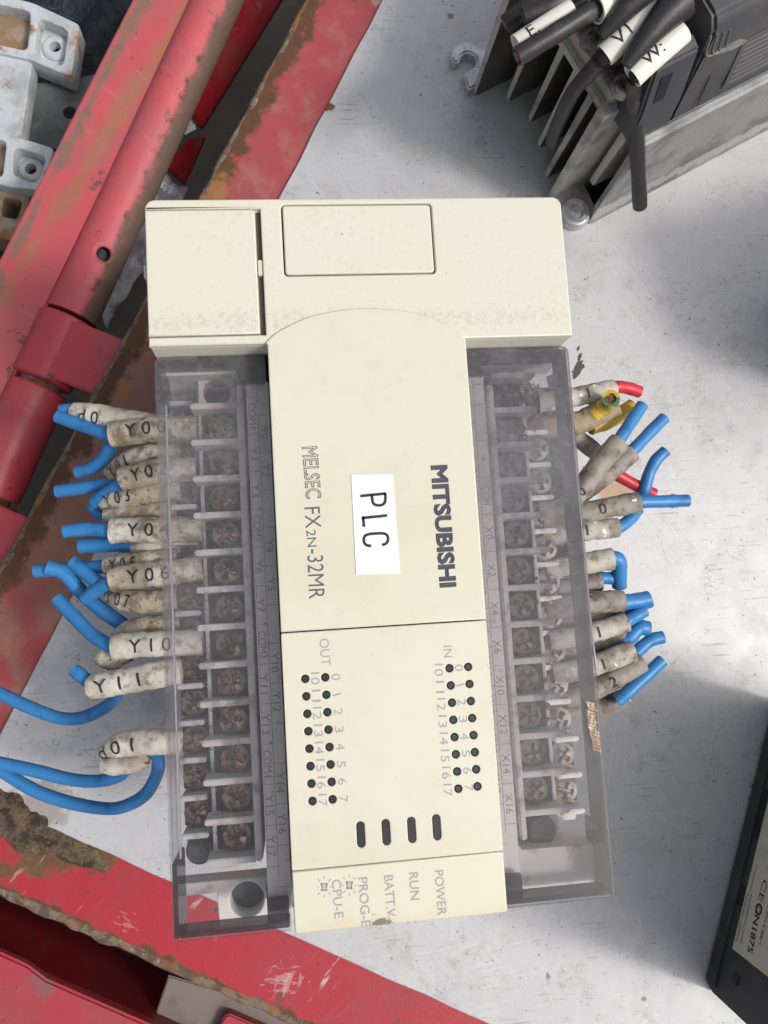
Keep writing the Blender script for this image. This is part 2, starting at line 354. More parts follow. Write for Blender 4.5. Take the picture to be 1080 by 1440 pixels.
def add_mix_cover(name, tint, haze_col, haze, dust_lo=.45, dust_hi=.75, dust=.25, streak=None):
    """smoky see-through plastic with a grey dust film"""
    m = bpy.data.materials.new(name); m.use_nodes = True; nt = m.node_tree; N = nt.nodes; L = nt.links; N.clear()
    out = N.new('ShaderNodeOutputMaterial'); tr = N.new('ShaderNodeBsdfTransparent'); tr.inputs[0].default_value = (*tint, 1)
    df = N.new('ShaderNodeBsdfDiffuse'); df.inputs[0].default_value = (*haze_col, 1)
    gl = N.new('ShaderNodeBsdfGlossy'); gl.inputs['Roughness'].default_value = .12
    tc = N.new('ShaderNodeTexCoord'); sc = N.new('ShaderNodeVectorMath'); sc.operation = 'SCALE'; sc.inputs['Scale'].default_value = 1000; L.new(tc.outputs['Object'], sc.inputs[0])
    n1 = N.new('ShaderNodeTexNoise'); n1.inputs['Scale'].default_value = .05; n1.inputs['Detail'].default_value = 7; L.new(sc.outputs[0], n1.inputs[0])
    n2 = N.new('ShaderNodeTexNoise'); n2.inputs['Scale'].default_value = .6; n2.inputs['Detail'].default_value = 5; L.new(sc.outputs[0], n2.inputs[0])
    def mr(src, lo, hi, a, b):
        q = N.new('ShaderNodeMapRange'); L.new(src, q.inputs[0]); q.inputs[1].default_value = lo; q.inputs[2].default_value = hi; q.inputs[3].default_value = a; q.inputs[4].default_value = b; return q.outputs[0]
    a = mr(n1.outputs[0], dust_lo, dust_hi, haze * .75, haze + dust); b = mr(n2.outputs[0], .52, .72, 0, dust * .8)
    for ang, sd in ((35, 0), (-62, 40), (8, 90)):
        vr = N.new('ShaderNodeVectorRotate'); vr.rotation_type = 'Z_AXIS'; vr.inputs['Angle'].default_value = rad(ang); L.new(sc.outputs[0], vr.inputs['Vector'])
        vm = N.new('ShaderNodeVectorMath'); vm.operation = 'MULTIPLY_ADD'; vm.inputs[1].default_value = (.07, 1.6, .3); vm.inputs[2].default_value = (sd, sd, 0); L.new(vr.outputs[0], vm.inputs[0])
        n3 = N.new('ShaderNodeTexNoise'); n3.inputs['Scale'].default_value = 1.0; n3.inputs['Detail'].default_value = 2; L.new(vm.outputs[0], n3.inputs[0])
        q = N.new('ShaderNodeMath'); q.operation = 'ADD'; L.new(b, q.inputs[0]); L.new(mr(n3.outputs[0], .67, .75, 0, .05), q.inputs[1]); b = q.outputs[0]
    ad = N.new('ShaderNodeMath'); ad.operation = 'ADD'; ad.use_clamp = True; L.new(a, ad.inputs[0]); L.new(b, ad.inputs[1])
    sx = N.new('ShaderNodeSeparateXYZ'); L.new(sc.outputs[0], sx.inputs[0])
    g = mr(sx.outputs['Y'], 20, 112, streak[0] if streak else 1.0, streak[1] if streak else 1.0)
    mu = N.new('ShaderNodeMath'); mu.operation = 'MULTIPLY'; mu.use_clamp = True; L.new(ad.outputs[0], mu.inputs[0]); L.new(g, mu.inputs[1])
    m1 = N.new('ShaderNodeMixShader'); L.new(mu.outputs[0], m1.inputs[0]); L.new(tr.outputs[0], m1.inputs[1]); L.new(df.outputs[0], m1.inputs[2])
    fr = N.new('ShaderNodeLayerWeight'); fr.inputs['Blend'].default_value = .5
    fp = N.new('ShaderNodeMath'); fp.operation = 'POWER'; fp.inputs[1].default_value = 4.0; L.new(fr.outputs['Facing'], fp.inputs[0])
    fm = N.new('ShaderNodeMath'); fm.operation = 'MULTIPLY_ADD'; fm.inputs[1].default_value = .5; fm.inputs[2].default_value = .035; L.new(fp.outputs[0], fm.inputs[0])
    m2 = N.new('ShaderNodeMixShader'); L.new(fm.outputs[0], m2.inputs[0]); L.new(m1.outputs[0], m2.inputs[1]); L.new(gl.outputs[0], m2.inputs[2])
    L.new(m2.outputs[0], out.inputs[0]); return m
# ------------------------------------------------------------------ the setting: ground far below, metal sheet
TH = rad(-28.35)                                   # the red frame and the sheet are turned against the controller
def FR(q):                                          # world mm -> frame mm
    c, s = math.cos(TH), math.sin(TH); return Vector((c * q.x + s * q.y, -s * q.x + c * q.y, q.z))
def FP(px, py, z): return FR(P(px, py, z))
GROUND = mat('dirt_ground', (0.055, 0.048, 0.042), 0.95, layers=[dict(col=(.11, .09, .07), scale=.06, lo=.45, hi=.7), dict(col=(.03, .028, .028), scale=.02, lo=.5, hi=.6)], bump=[(.05, 4, 6), (.4, .8, 5)])
bm = bmesh.new(); add_box(bm, -1500, 1500, -1500, 1500, -215, -210)
tag(link('ground', finish(bm), GROUND), kind='structure')

def sc(col, rot, sx, lo, op, m, scale=1.0): return dict(col=col, scale=scale, detail=3, lo=lo, hi=lo + .05, op=op, stretch=(sx, 1.0, 1), rotz=rot, mask=m)
SHEET = mat('scuffed_sheet_metal', (0.525, 0.527, 0.535), 0.46, .15, spec=.45, layers=[
    dict(col=(.45, .455, .47), scale=.012, detail=4, lo=.38, hi=.62, op=.6), dict(col=(.40, .395, .39), scale=.9, detail=6, lo=.52, hi=.72, op=.5, nr=.75), dict(col=(.42, .42, .43), scale=1.0, detail=4, lo=.50, hi=.66, op=.5, stretch=(.03, 1.2, 1), rotz=28, mask=(.02, .4, .6)), dict(col=(.60, .605, .62), scale=1.3, detail=3, lo=.54, hi=.66, op=.5, stretch=(.04, 1.2, 1), rotz=-35, mask=(.018, .42, .6)), dict(col=(.60, .605, .62), scale=1.1, detail=3, lo=.56, hi=.68, op=.45, stretch=(.03, 1.0, 1), rotz=75, mask=(.022, .42, .6)),
    dict(col=(.60, .605, .62), scale=.16, detail=12, lo=.50, hi=.68, op=.5, rough=.55, nr=.78),
    dict(col=(.33, .31, .29), scale=.13, detail=12, lo=.50, hi=.68, op=.6, mask=(.02, .42, .6), nr=.72), dict(col=(.20, .17, .14), scale=.035, detail=6, lo=.0, hi=1.0, iso=.0035, op=.75, mask=(.05, .50, .60)), dict(col=(.24, .2, .17), scale=.06, detail=5, lo=.0, hi=1.0, iso=.004, op=.7, mask=(.07, .52, .60)), dict(col=(.66, .66, .67), scale=.028, detail=4, lo=.0, hi=1.0, iso=.0025, op=.5, mask=(.04, .48, .60)),
    dict(col=(.36, .29, .23), scale=.16, detail=9, lo=.57, hi=.70, op=.5, mask=(.025, .45, .6)),
    sc((.72, .72, .73), 35, .05, .64, .25, (.02, .42, .6)), sc((.30, .29, .28), 62, .03, .66, .5, (.025, .45, .6)), sc((.72, .72, .73), -50, .05, .66, .22, (.017, .45, .6)),
    sc((.28, .25, .22), -20, .06, .69, .55, (.03, .45, .6), 1.4), sc((.30, .26, .2), 100, .08, .70, .6, (.03, .45, .62), 1.5),
    dict(col=(.15, .09, .05), scale=.34, detail=3, lo=.68, hi=.73, op=.8), dict(col=(.09, .075, .06), scale=.8, detail=2, lo=.69, hi=.72, op=.8), dict(col=(.25, .22, .19), scale=1.1, detail=3, lo=.60, hi=.68, op=.55, stretch=(.06, 1.1, 1), rotz=-28, mask=(.03, .44, .58)), dict(col=(.31, .285, .26), scale=.07, detail=10, lo=.50, hi=.75, op=.55, mask=(.013, .42, .6), nr=.7), dict(col=(.30, .22, .14), scale=.2, detail=6, lo=.64, hi=.74, op=.55, mask=(.03, .45, .6)),
    dict(col=(.17, .08, .035), scale=.35, lo=.62, hi=.8, amp=.8, spot=(*FP(462, 150, 0), 3.0)),
    dict(col=(.17, .08, .035), scale=.35, lo=.62, hi=.8, amp=.8, op=.8, spot=(*FP(633, 23, 0), 1.8)),
    dict(col=(.38, .21, .09), scale=.3, lo=.55, hi=.8, amp=1.0, spot=(*FP(865, 690, 0), 9), op=.75),
    dict(col=(.20, .11, .05), scale=.45, lo=.66, hi=.8, amp=1.0, spot=(*FP(948, 705, 0), 4)),
    dict(col=(.16, .09, .05), scale=.45, lo=.66, hi=.8, amp=1.0, op=.7, spot=(*FP(770, 1372, 0), 1.5)),
    dict(col=(.13, .08, .05), scale=.5, lo=.62, hi=.8, amp=1.0, op=.7, spot=(*FP(905, 1405, 0), 1.3)),
    dict(col=(.25, .20, .14), scale=.3, lo=.55, hi=.8, amp=1.2, spot=(*FP(60, 1130, 0), 12), op=.6),
    ], bump=[(.012, .9, 3), (.5, .03, 5)], rough_var=.15)
bm = bmesh.new()                                    # the sheet lies on the frame's flanges; its edge is slightly wavy
xs0, xs1, ys0, ys1 = -68.0, 330.0, -18.4, 360.0
edge = []
for i in range(90): edge.append((xs0 + (xs1 - xs0) * i / 90, ys0 + .5 * mnoise.noise(Vector((i * .35, 0, 0)))))
edge.append((xs1, ys0)); edge.append((xs1, ys1))
for i in range(90, 0, -1): edge.append((xs0 + .4 * mnoise.noise(Vector((0, i * .3, 4))), ys0 + (ys1 - ys0) * i / 90))
add_prism(bm, edge, -1.2, 0.0, .25, 1)
sheet = link('metal_sheet', finish(bm), SHEET); sheet.rotation_euler = (0, 0, TH)
tag(sheet, kind='structure')
# dark flakes where the surface film has torn, and the pale film edge beside them
FLAKE = mat('torn_dark_patch', (.07, .068, .07), .7)
FILM = mat('torn_pale_film', (.74, .745, .75), .5)

# ------------------------------------------------------------------ red angle-iron frame
RF = (0.37, 0.058, 0.064)
rust_edge = lambda n, off, w: dict(col=RUST, col2=RUST2, scale=.16, detail=9, lo=.42, hi=.70, amp=1.3, grad=(*n, off, w), rough=.9, scale2=.5)
RED_LEFT = red_paint('red_paint_left_flange', RF, [
    dict(col=(.20, .12, .08), col2=(.30, .17, .11), scale=.06, detail=9, lo=.22, hi=.80, op=.92, band=(0, 1, 0, 88, 100), amp=2.4, rough=.8, scale2=.25),
    dict(col=(.35, .16, .12), scale=.12, detail=9, lo=.45, hi=.70, op=.6),
    rust_edge((-1, 0, 0), 84.5, 12.0),
    dict(col=(.36, .14, .04), scale=.3, lo=.55, hi=.8, amp=.9, spot=(*FP(175, 545, 0), 4), op=.8),
    dict(col=(.33, .15, .05), scale=.25, lo=.5, hi=.8, amp=1.1, spot=(*FP(300, 265, 0), 7), op=.8),
    dict(col=(.35, .26, .18), scale=.12, detail=9, lo=.50, hi=.68, amp=1.2, grad=(0, 1, 0, 262, 16), op=.75)], rough=.55)
RED_BOTTOM = red_paint('red_paint_bottom_flange', (0.39, 0.022, 0.036), [
    rust_edge((0, -1, 0), 37.6, 6.5),
    dict(col=(.22, .11, .045), col2=(.05, .035, .022), scale=.12, detail=8, lo=.42, hi=.62, amp=1.6, spot=(*FP(70, 1160, 0), 15), rough=.9, scale2=.35),
    dict(col=(.60, .52, .48), scale=.5, detail=4, lo=.62, hi=.68, op=.8, stretch=(.9, .12, 1), rotz=15, mask=(.05, .5, .6)),
    dict(col=(.60, .50, .46), scale=.5, detail=6, lo=.78, hi=.95, amp=3.2, stretch=(1.5, .35, 1), rotz=70, spot=(*FP(400, 1380, 0), 5), op=.33), dict(col=(.60, .50, .46), scale=.5, detail=6, lo=.80, hi=.95, amp=3.2, stretch=(1.5, .3, 1), rotz=-10, spot=(*FP(398, 1382, 0), 5), op=.33),
    dict(col=(.45, .30, .27), scale=.7, detail=7, lo=.70, hi=.90, amp=3.2, stretch=(.5, 1.6, 1), rotz=10, spot=(*FP(175, 1300, 0), 3.0), op=.4),
    dict(col=(.75, .72, .70), scale=.5, lo=.6, hi=.65, amp=.2, spot=(*FP(215, 1271, 0), 1.1))], rough=.42)
RAW = mat('rusty_steel_edge', (.20, .15, .10), .85, layers=[dict(col=(.10, .07, .05), scale=.3, detail=8, lo=.42, hi=.6), dict(col=(.42, .34, .24), scale=.5, detail=6, lo=.58, hi=.72, op=.8), dict(col=(.26, .10, .035), scale=.1, lo=.5, hi=.66, op=.8)], bump=[(.8, .4, 6)])
WELD = mat('rusty_weld', (.15, .10, .06), .9, layers=[dict(col=(.05, .038, .03), scale=.3, detail=8, lo=.45, hi=.58), dict(col=(.22, .155, .085), scale=.12, detail=7, lo=.52, hi=.68), dict(col=(.42, .36, .27), scale=.4, lo=.66, hi=.74, op=.7)], bump=[(.35, 2.6, 8), (1.2, 1.0, 6)])
frame = thing('angle_frame', 'red angle iron frame with rusty edges carrying the metal sheet', 'frame', (0, 0, 0), TH)
XO, YO = -90.5, -40.6
bm = bmesh.new(); add_prism(bm, [(XO, YO), (-64, -22), (-64, 400), (XO, 400)], -4.2, -1.25, .5, 2); link('left_flange', finish(bm), RED_LEFT, frame)
bm = bmesh.new(); add_prism(bm, [(XO + .02, YO), (340, YO), (340, -14), (-64 + 12.5, -14)], -4.25, -1.22, .5, 2); link('bottom_flange', finish(bm), RED_BOTTOM, frame)
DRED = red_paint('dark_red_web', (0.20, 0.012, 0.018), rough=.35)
WEB = mat('olive_grey_web', (.15, .135, .105), .8, layers=[dict(col=(.16, .145, .12), scale=.06, lo=.45, hi=.65), dict(col=(.2, .13, .07), scale=.12, lo=.6, hi=.75, op=.6)], bump=[(.5, .2, 5)])
bm = bmesh.new(); add_box(bm, XO + .6, XO + 3.6, YO + 4, 400, -48, -4.3, .3); link('left_web', finish(bm), WEB, frame)
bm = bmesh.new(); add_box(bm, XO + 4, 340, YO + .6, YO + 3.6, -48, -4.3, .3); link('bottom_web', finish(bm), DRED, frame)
def rough_bead(pts, r, rough, seed):
    bm = bmesh.new(); add_tube(bm, [Vector(p) for p in pts], r, 12, flat=.75, rough=rough, seed=seed); return finish(bm, angle=80)
n = 150
link('rolled_edge', rough_bead([(XO + .5 + .5 * mnoise.noise(Vector((0, i * .2, 1))), YO + 440 * i / n, -2.2) for i in range(n + 1)], lambda t: 1.3 + .35 * mnoise.noise(Vector((t * 60, 0, 0))), .35, 3), RAW, frame)
link('rolled_edge', rough_bead([(XO + 430 * i / n, YO + .9 + .8 * mnoise.noise(Vector((i * .22, 0, 7))), -2.1) for i in range(n + 1)], lambda t: 1.7 + .7 * mnoise.noise(Vector((t * 55, 3, 0))), .45, 9), RAW, frame)
# weld lump in the corner, over the sheet's edge
bm = bmesh.new(); wc = [FP(-40, 1090, 0), FP(20, 1150, 0), FP(75, 1180, 0), FP(125, 1208, 0), FP(150, 1225, 0)]
path = smooth_path([(p.x, p.y, -.9) for p in wc], 40)
add_tube(bm, path, lambda t: 6.2 * (1 - .8 * max(0, t - .35) / .65), 40, flat=.22, rough=.34, seed=5, nf=.17)
link('weld_lump', finish(bm, angle=80), WELD, frame)

# ------------------------------------------------------------------ red hinge rails on the left (below the flange)
PINK = (0.50, 0.085, 0.098)
z_t = -14.0
ax0 = (P(301, 0, z_t) , P(103, 430, z_t))
axd = (ax0[1] - ax0[0]).normalized(); axd.z = 0; axd.normalize()
axa = math.atan2(axd.y, axd.x)                     # local +x runs down the rail
root0 = P(66 + 34, 447, z_t)                       # where the upper rail ends against the collar
L_UP = 165
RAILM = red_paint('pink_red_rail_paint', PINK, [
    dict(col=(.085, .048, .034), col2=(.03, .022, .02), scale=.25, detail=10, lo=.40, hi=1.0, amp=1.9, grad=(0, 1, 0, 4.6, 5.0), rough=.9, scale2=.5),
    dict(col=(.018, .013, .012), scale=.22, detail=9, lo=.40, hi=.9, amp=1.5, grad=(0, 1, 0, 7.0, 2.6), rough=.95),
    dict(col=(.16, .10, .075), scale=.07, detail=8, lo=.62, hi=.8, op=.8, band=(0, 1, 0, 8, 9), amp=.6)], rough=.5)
BARM = red_paint('pink_red_bar_paint', PINK, [
    dict(col=(.27, .12, .065), col2=(.36, .18, .08), scale=.06, detail=10, lo=.42, hi=1.0, amp=1.9, band=(0.13, 1, 0, -20.5, 7.5), op=.7, rough=.8, scale2=.3),
    dict(col=(.15, .10, .085), col2=(.26, .15, .10), scale=.08, detail=9, lo=.50, hi=.95, amp=2.0, band=(0.03, 1, 0, -24, 6.5), rough=.85, op=.9, scale2=.3),
    dict(col=(.36, .15, .04), scale=.1, lo=.52, hi=.7, amp=.8, grad=(1, 0, 0, 28, 40), op=.5)], rough=.55)
HOLE = BLACK
def rail_obj(root, name, bm, m): return link(name, finish(bm, angle=50), m, root)
R1 = 8.2
rail = thing('hinge_rail', 'pinkish red rail with rolled edge, small round hole and rust streak', 'rail', root0, axa)
# flat bar part, to the left of the rolled edge (local -y is the photo's left)
wv = 21.0
bm = bmesh.new(); 
pl = [(-L_UP, -22.8), (60, -28.2), (90, -29.4), (90, -8.0), (-L_UP, -4.6)]
add_prism(bm, pl, 1.0, 4.4, .7, 2); rail_obj(rail, 'flat_bar', bm, BARM)
# rolled edge: a tube with a hole cut by leaving faces out
bm = bmesh.new(); nx, na = 120, 32
hx, ha = -32.5, 60
ring = []
for i in range(nx + 1):
    x = -L_UP + (L_UP - .5) * i / nx
    ring.append([bm.verts.new((x, R1 * math.cos(2 * math.pi * k / na) * 1.0, R1 * math.sin(2 * math.pi * k / na))) for k in range(na)])
hc = Vector((-22.0, R1 * math.cos(rad(62)), R1 * math.sin(rad(62))))
for i in range(nx):
    for k in range(na):
        q = [ring[i][k], ring[i + 1][k], ring[i + 1][(k + 1) % na], ring[i][(k + 1) % na]]
        cq = sum((v.co for v in q), Vector()) / 4
        if (cq - hc).length > 2.2: bm.faces.new(q)
# pull the hole's rim onto a circle
for r_ in ring:
    for v in r_:
        d = v.co - hc
        if d.length < 3.3 and any(e.is_boundary for e in v.link_edges): v.co = hc + d.normalized() * 2.5
ang = bmesh.new()
bm.faces.new(ring[-1])
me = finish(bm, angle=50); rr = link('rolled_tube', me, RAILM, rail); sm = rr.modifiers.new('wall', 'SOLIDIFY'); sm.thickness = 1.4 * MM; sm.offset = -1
bm = bmesh.new(); add_lathe(bm, [(R1 - 3.2, 0), (R1 - 3.2, L_UP - 3)], (0, 0, 0), 20, mat=Matrix.Translation((-2, 0, 0)) @ Matrix.Rotation(rad(-90), 4, 'Y')); link('hole_shade', finish(bm), BLACK, rail)  # black tube put in for the shade seen through the hole
KNM = red_paint('red_knuckle_paint', (0.50, 0.055, 0.075), [dict(col=(.13, .07, .05), scale=.12, detail=8, lo=.6, hi=.8, op=.7)], rough=.4)
R2 = 9.6
hinge = thing('hinge_knuckle', 'red hinge collar with a flat leaf running under the frame edge', 'hinge', root0, axa)
bm = bmesh.new()
prof = [(0, 6.5), (.5, R2 - .6), (1.1, R2), (22.0, R2), (22.6, R2 - .6), (23.0, 6.5)]
add_lathe(bm, [(r, x) for x, r in prof], (0, 0, 0), 40, mat=Matrix.Translation((.6, 0, 0)) @ Matrix.Rotation(rad(90), 4, 'Y')); link('collar', finish(bm, angle=40), KNM, hinge)
bm = bmesh.new(); add_box(bm, 2.2, 22.0, 0, 40, R2 - 4.2, R2 - .9, .5); link('leaf', finish(bm), KNM, hinge)
R3 = 9.2
hinge2 = thing('hinge_tube', 'red hinge tube below the collar with a dark gap at its top', 'hinge', root0, axa)
bm = bmesh.new()
add_lathe(bm, [(5.5, 25.4), (R3 - .7, 25.4), (R3, 26.2), (R3, 62.0), (R3 - .6, 62.6), (5.5, 62.7)], (0, 0, 0), 40, mat=Matrix.Rotation(rad(90), 4, 'Y')); link('tube_section', finish(bm, angle=40), KNM, hinge2)
bm = bmesh.new(); add_lathe(bm, [(R3 - 2.6, 0), (R3 - 2.6, 96)], (0, 0, 22.5), 24, mat=Matrix.Rotation(rad(90), 4, 'Y')); link('hinge_pin', finish(bm), RAW, hinge2)
bm = bmesh.new()
add_lathe(bm, [(5.5, 64.2), (R3 - .4, 64.4), (R3 + .3, 65), (R3 + .3, 118), (5.5, 118.4)], (0, 0, 0), 40, mat=Matrix.Rotation(rad(90), 4, 'Y')); link('tube_section', finish(bm, angle=40), KNM, hinge2)
bm = bmesh.new(); add_box(bm, 65, 118, 0, 30, R3 - 4.6, R3 - 1.4, .5); link('leaf', finish(bm), KNM, hinge2)

# things deep in the gap between rail and flange
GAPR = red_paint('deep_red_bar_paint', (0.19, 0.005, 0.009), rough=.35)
g0, g1 = P(398, -30, -34), P(225, 268, -34); gd = g1 - g0
gbar = thing('red_strip', 'deep red round-ended strip in the shadowed gap beside the rail', 'strip', g0, math.atan2(gd.y, gd.x))
def gl(px):
    c, s = math.cos(gbar.rotation_euler.z), math.sin(gbar.rotation_euler.z); o_ = []
    for x, y in px:
        q = P(x, y, -34) - g0; o_.append((c * q.x + s * q.y, -s * q.x + c * q.y))
    return o_
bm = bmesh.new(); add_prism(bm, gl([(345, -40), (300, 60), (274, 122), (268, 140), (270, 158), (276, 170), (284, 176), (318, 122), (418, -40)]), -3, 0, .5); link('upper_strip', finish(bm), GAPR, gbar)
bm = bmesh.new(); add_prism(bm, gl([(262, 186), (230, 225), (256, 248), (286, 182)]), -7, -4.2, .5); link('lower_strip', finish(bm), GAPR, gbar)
FOIL = mat('crumpled_foil', (.50, .50, .53), .35, .25, layers=[dict(col=(.24, .20, .21), scale=.1, lo=.5, hi=.7, op=.8)], bump=[(.12, 3.0, 4), (.4, .6, 4)])
def crumple(name, label, px, z, amp, m, cat):
    pts = [P(x, y, z) for x, y in px]; bm = bmesh.new()
    f = bm.faces.new([bm.verts.new(p) for p in pts])
    bmesh.ops.triangulate(bm, faces=[f]); bmesh.ops.subdivide_edges(bm, edges=bm.edges[:], cuts=9, use_grid_fill=True)
    for v in bm.verts:
        q = v.co * .11; v.co += Vector((mnoise.noise(q + Vector((9, 0, 0))), mnoise.noise(q + Vector((0, 9, 0))), 1.6 * mnoise.noise(q * 1.3) + .5 * mnoise.noise(q * 4))) * amp
    o = link(name, finish(bm, angle=25), m); md = o.modifiers.new('sheet', 'SOLIDIFY'); md.thickness = .25 * MM
    return tag(o, label, cat)
crumple('foil_scrap', 'crumpled grey plastic film lying in the gap left of the controller', [(215, 235), (262, 262), (205, 380), (150, 455), (140, 430), (175, 330)], -40, 2.6, FOIL, 'scrap')
crumple('paper_scrap', 'small torn white scrap by the end of the deep red strip', [(258, 150), (272, 160), (278, 182), (262, 190), (250, 182)], -36.5, 1.2, mat('torn_paper', (.42, .40, .42), .6), 'scrap')
GREYP = mat('grey_floor_plate', (.13, .118, .092), .75, layers=[dict(col=(.10, .09, .075), scale=.04, lo=.45, hi=.65), dict(col=(.26, .16, .09), scale=.1, lo=.62, hi=.76, op=.6)], bump=[(.3, .3, 5)])
gp = thing('inner_plate', 'dull grey plate seen down the gap between rail and flange', 'plate', (0, 0, 0), TH)
bm = bmesh.new(); add_box(bm, -136, XO - .5, 0, 400, -70, -66, .5); link('plate_surface', finish(bm), GREYP, gp)
bm = bmesh.new(); add_box(bm, -111, -108, 0, 400, -66, -58, .5); link('plate_rib', finish(bm), GREYP, gp)

# bottom-left: red panel and brown plate below the bottom flange
PANR = red_paint('lower_red_paint', (0.40, 0.040, 0.056), [dict(col=(.2, .1, .1), scale=.2, lo=.5, hi=.7, amp=1, spot=(*FR(P(60, 1385, -22)), 5), op=.7)], rough=.4)
pan = thing('floor_sheet', 'dusty pinkish red panel below the bottom flange corner', 'panel', (0, 0, 0), TH)
pA, pB = FP(0, 1343, -22), FP(212, 1442, -22)
bm = bmesh.new(); sl = (pB.y - pA.y) / (pB.x - pA.x)
add_prism(bm, [(pA.x - 60, pA.y - 60 * sl), (pA.x - 60, pA.y - 120), (pB.x + 150, pA.y - 120), (pB.x + 150, pB.y + sl * 150), (pB.x, pB.y), (pA.x + 16, pA.y + 16 * sl - .8), (pA.x + 9, pA.y + 9 * sl + .6)], -25, -22, .8, 2)
link('panel_sheet', finish(bm), PANR, pan)
bm = bmesh.new(); add_box(bm, pA.x - 60, pB.x + 150, pA.y - 4, pA.y - 1, -60, -25.2, .4); link('panel_return', finish(bm), DRED, pan)
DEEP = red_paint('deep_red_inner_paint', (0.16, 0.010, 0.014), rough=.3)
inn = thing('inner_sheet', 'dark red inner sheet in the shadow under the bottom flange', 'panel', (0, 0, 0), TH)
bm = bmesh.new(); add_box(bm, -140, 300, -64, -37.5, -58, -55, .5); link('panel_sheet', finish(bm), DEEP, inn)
BROWN = mat('brown_grey_plate', (.20, .165, .145), .7, layers=[dict(col=(.12, .10, .09), scale=.05, lo=.45, hi=.65), specks()], bump=[(.4, .15, 5)])
bp = thing('brown_plate', 'flat brown grey plate under the bottom flange near the picture edge', 'plate', (0, 0, 0), TH)
q = [FP(x, y, -30) for x, y in ((237, 1372), (212, 1445), (205, 1500), (470, 1560), (470, 1440))]
bm = bmesh.new(); add_prism(bm, [(v.x, v.y) for v in q[::-1]], -33, -30, .4); link('plate_surface', finish(bm), BROWN, bp)
q0 = FP(318, 1424, -26); bm = bmesh.new(); add_prism(bm, [(q0.x + a, q0.y + b) for a, b in rounded(0, 26, -14, 0, 2, 4)], -29.9, -26, .5)
link('red_tab', finish(bm), PANR, bp)

# ------------------------------------------------------------------ top-left: cast bracket, grey plate, dark scrap
CAST = mat('grey_cast_paint', (.52, .555, .58), .5, layers=[
    dict(col=(.28, .29, .29), scale=.07, lo=.45, hi=.7, op=.7), dict(col=(.36, .15, .05), col2=(.16, .07, .03), scale=.10, detail=9, lo=.55, hi=.70, rough=.9),
    dict(col=(.36, .17, .06), scale=.12, detail=7, lo=.55, hi=1.2, amp=2.2, spot=(*P(107, 60, -42), 7)), dict(col=(.36, .17, .06), scale=.12, detail=7, lo=.55, hi=1.2, amp=2.2, spot=(*P(100, 104, -42), 6))], bump=[(.25, .5, 6), (1, .15, 5)])
CASTB = mat('brown_stained_recess', (.25, .17, .10), .7, layers=[dict(col=(.36, .30, .22), scale=.08, lo=.45, hi=.65), dict(col=(.28, .11, .03), scale=.12, lo=.55, hi=.7)], bump=[(.3, .4, 5)])
cast = thing('cast_bracket', 'light grey cast bracket with rusty corners and recessed screw holes', 'bracket', (0, 0, 0))
ZB = -42
def loop(px, z=ZB): return [(v.x, v.y) for v in (P(x, y, z) for x, y in px)]
def rpoly(px, r=3.5, z=ZB):
    """photo polygon with rounded corners"""
    pts = [Vector((v.x, v.y)) for v in (P(x, y, z) for x, y in px)]; out = []; n = len(pts)
    for i in range(n):
        a, b, c = pts[i - 1], pts[i], pts[(i + 1) % n]
        u = (a - b); w = (c - b); d = min(r, u.length * .45, w.length * .45)
        s, e = b + u.normalized() * d, b + w.normalized() * d
        for k in range(4):
            t = k / 3; out.append(tuple(s.lerp(b, t).lerp(b.lerp(e, t), t)))
    return out
arm_u = rpoly([(-70, -28), (48, 4), (112, 34), (100, 108), (42, 84), (-70, 60)], 1.6)
pk1 = rpoly([(-50, -5), (43, 16), (38, 71), (-50, 52)], 2.2); pk2 = rpoly([(54, 24), (96, 42), (88, 94), (48, 74)], 2.6)
link('upper_arm', plate([arm_u, pk1, pk2], ZB - 10, ZB, .6), CAST, cast)
arm_l = rpoly([(-70, 165), (5, 186), (76, 208), (60, 268), (10, 262), (-70, 240)], 1.6)
pk3 = rpoly([(20, 206), (66, 220), (52, 258), (17, 246)], 2.6); pk4 = rpoly([(-50, 190), (9, 198), (3, 250), (-50, 238)], 2.2)
link('lower_arm', plate([arm_l, pk3, pk4], ZB - 10, ZB, .6), CAST, cast)
link('centre_web', plate([rpoly([(-70, 58), (44, 84), (28, 192), (-70, 168)], 1.2)], ZB - 9, ZB - 1.2, .6), CAST, cast)
for pxy in ([(-52, -8), (46, 14), (40, 75), (-52, 56)], [(-52, 186), (12, 196), (5, 254), (-52, 240)]):
    b_ = bmesh.new(); add_prism(b_, loop(pxy), ZB - 9.5, ZB - 6); link('stained_recess', finish(b_), CASTB, cast)
for (pxy, c, r) in (([(52, 20), (100, 40), (90, 98), (46, 78)], (79, 69), 5.0), ([(17, 202), (70, 218), (54, 262), (14, 250)], (45, 240), 4.6)):
    cc = P(*c, ZB - 6); link('recess_floor', plate([loop(pxy), circle(cc.x, cc.y, 2.1)], ZB - 9, ZB - 6, .2), CAST, cast)
    b_ = bmesh.new(); add_lathe(b_, [(2.1, -.5), (2.1, 1.2), (r - .8, 1.2), (r, .6), (r + .3, -.5)], (cc.x, cc.y, ZB - 5.9), 28, cap=False); ob = link('screw_boss', finish(b_, angle=30), CAST, cast)
    b_ = bmesh.new(); add_lathe(b_, [(2.6, 0), (2.6, .3)], (cc.x, cc.y, ZB - 9.6), 20); link('hole_bottom', finish(b_), BLACK, ob)
cb2 = thing('rusted_block', 'small stained block with a dark opening beneath the bracket', 'block', (0, 0, 0))
c = P(14, 290, -48); link('block_plate', plate([rpoly([(-40, 262), (42, 272), (30, 340), (-40, 330)], 2, -48), rpoly([(4, 276), (32, 282), (24, 308), (2, 304)], 1.5, -48)], -60, -48, .5), CASTB, cb2)
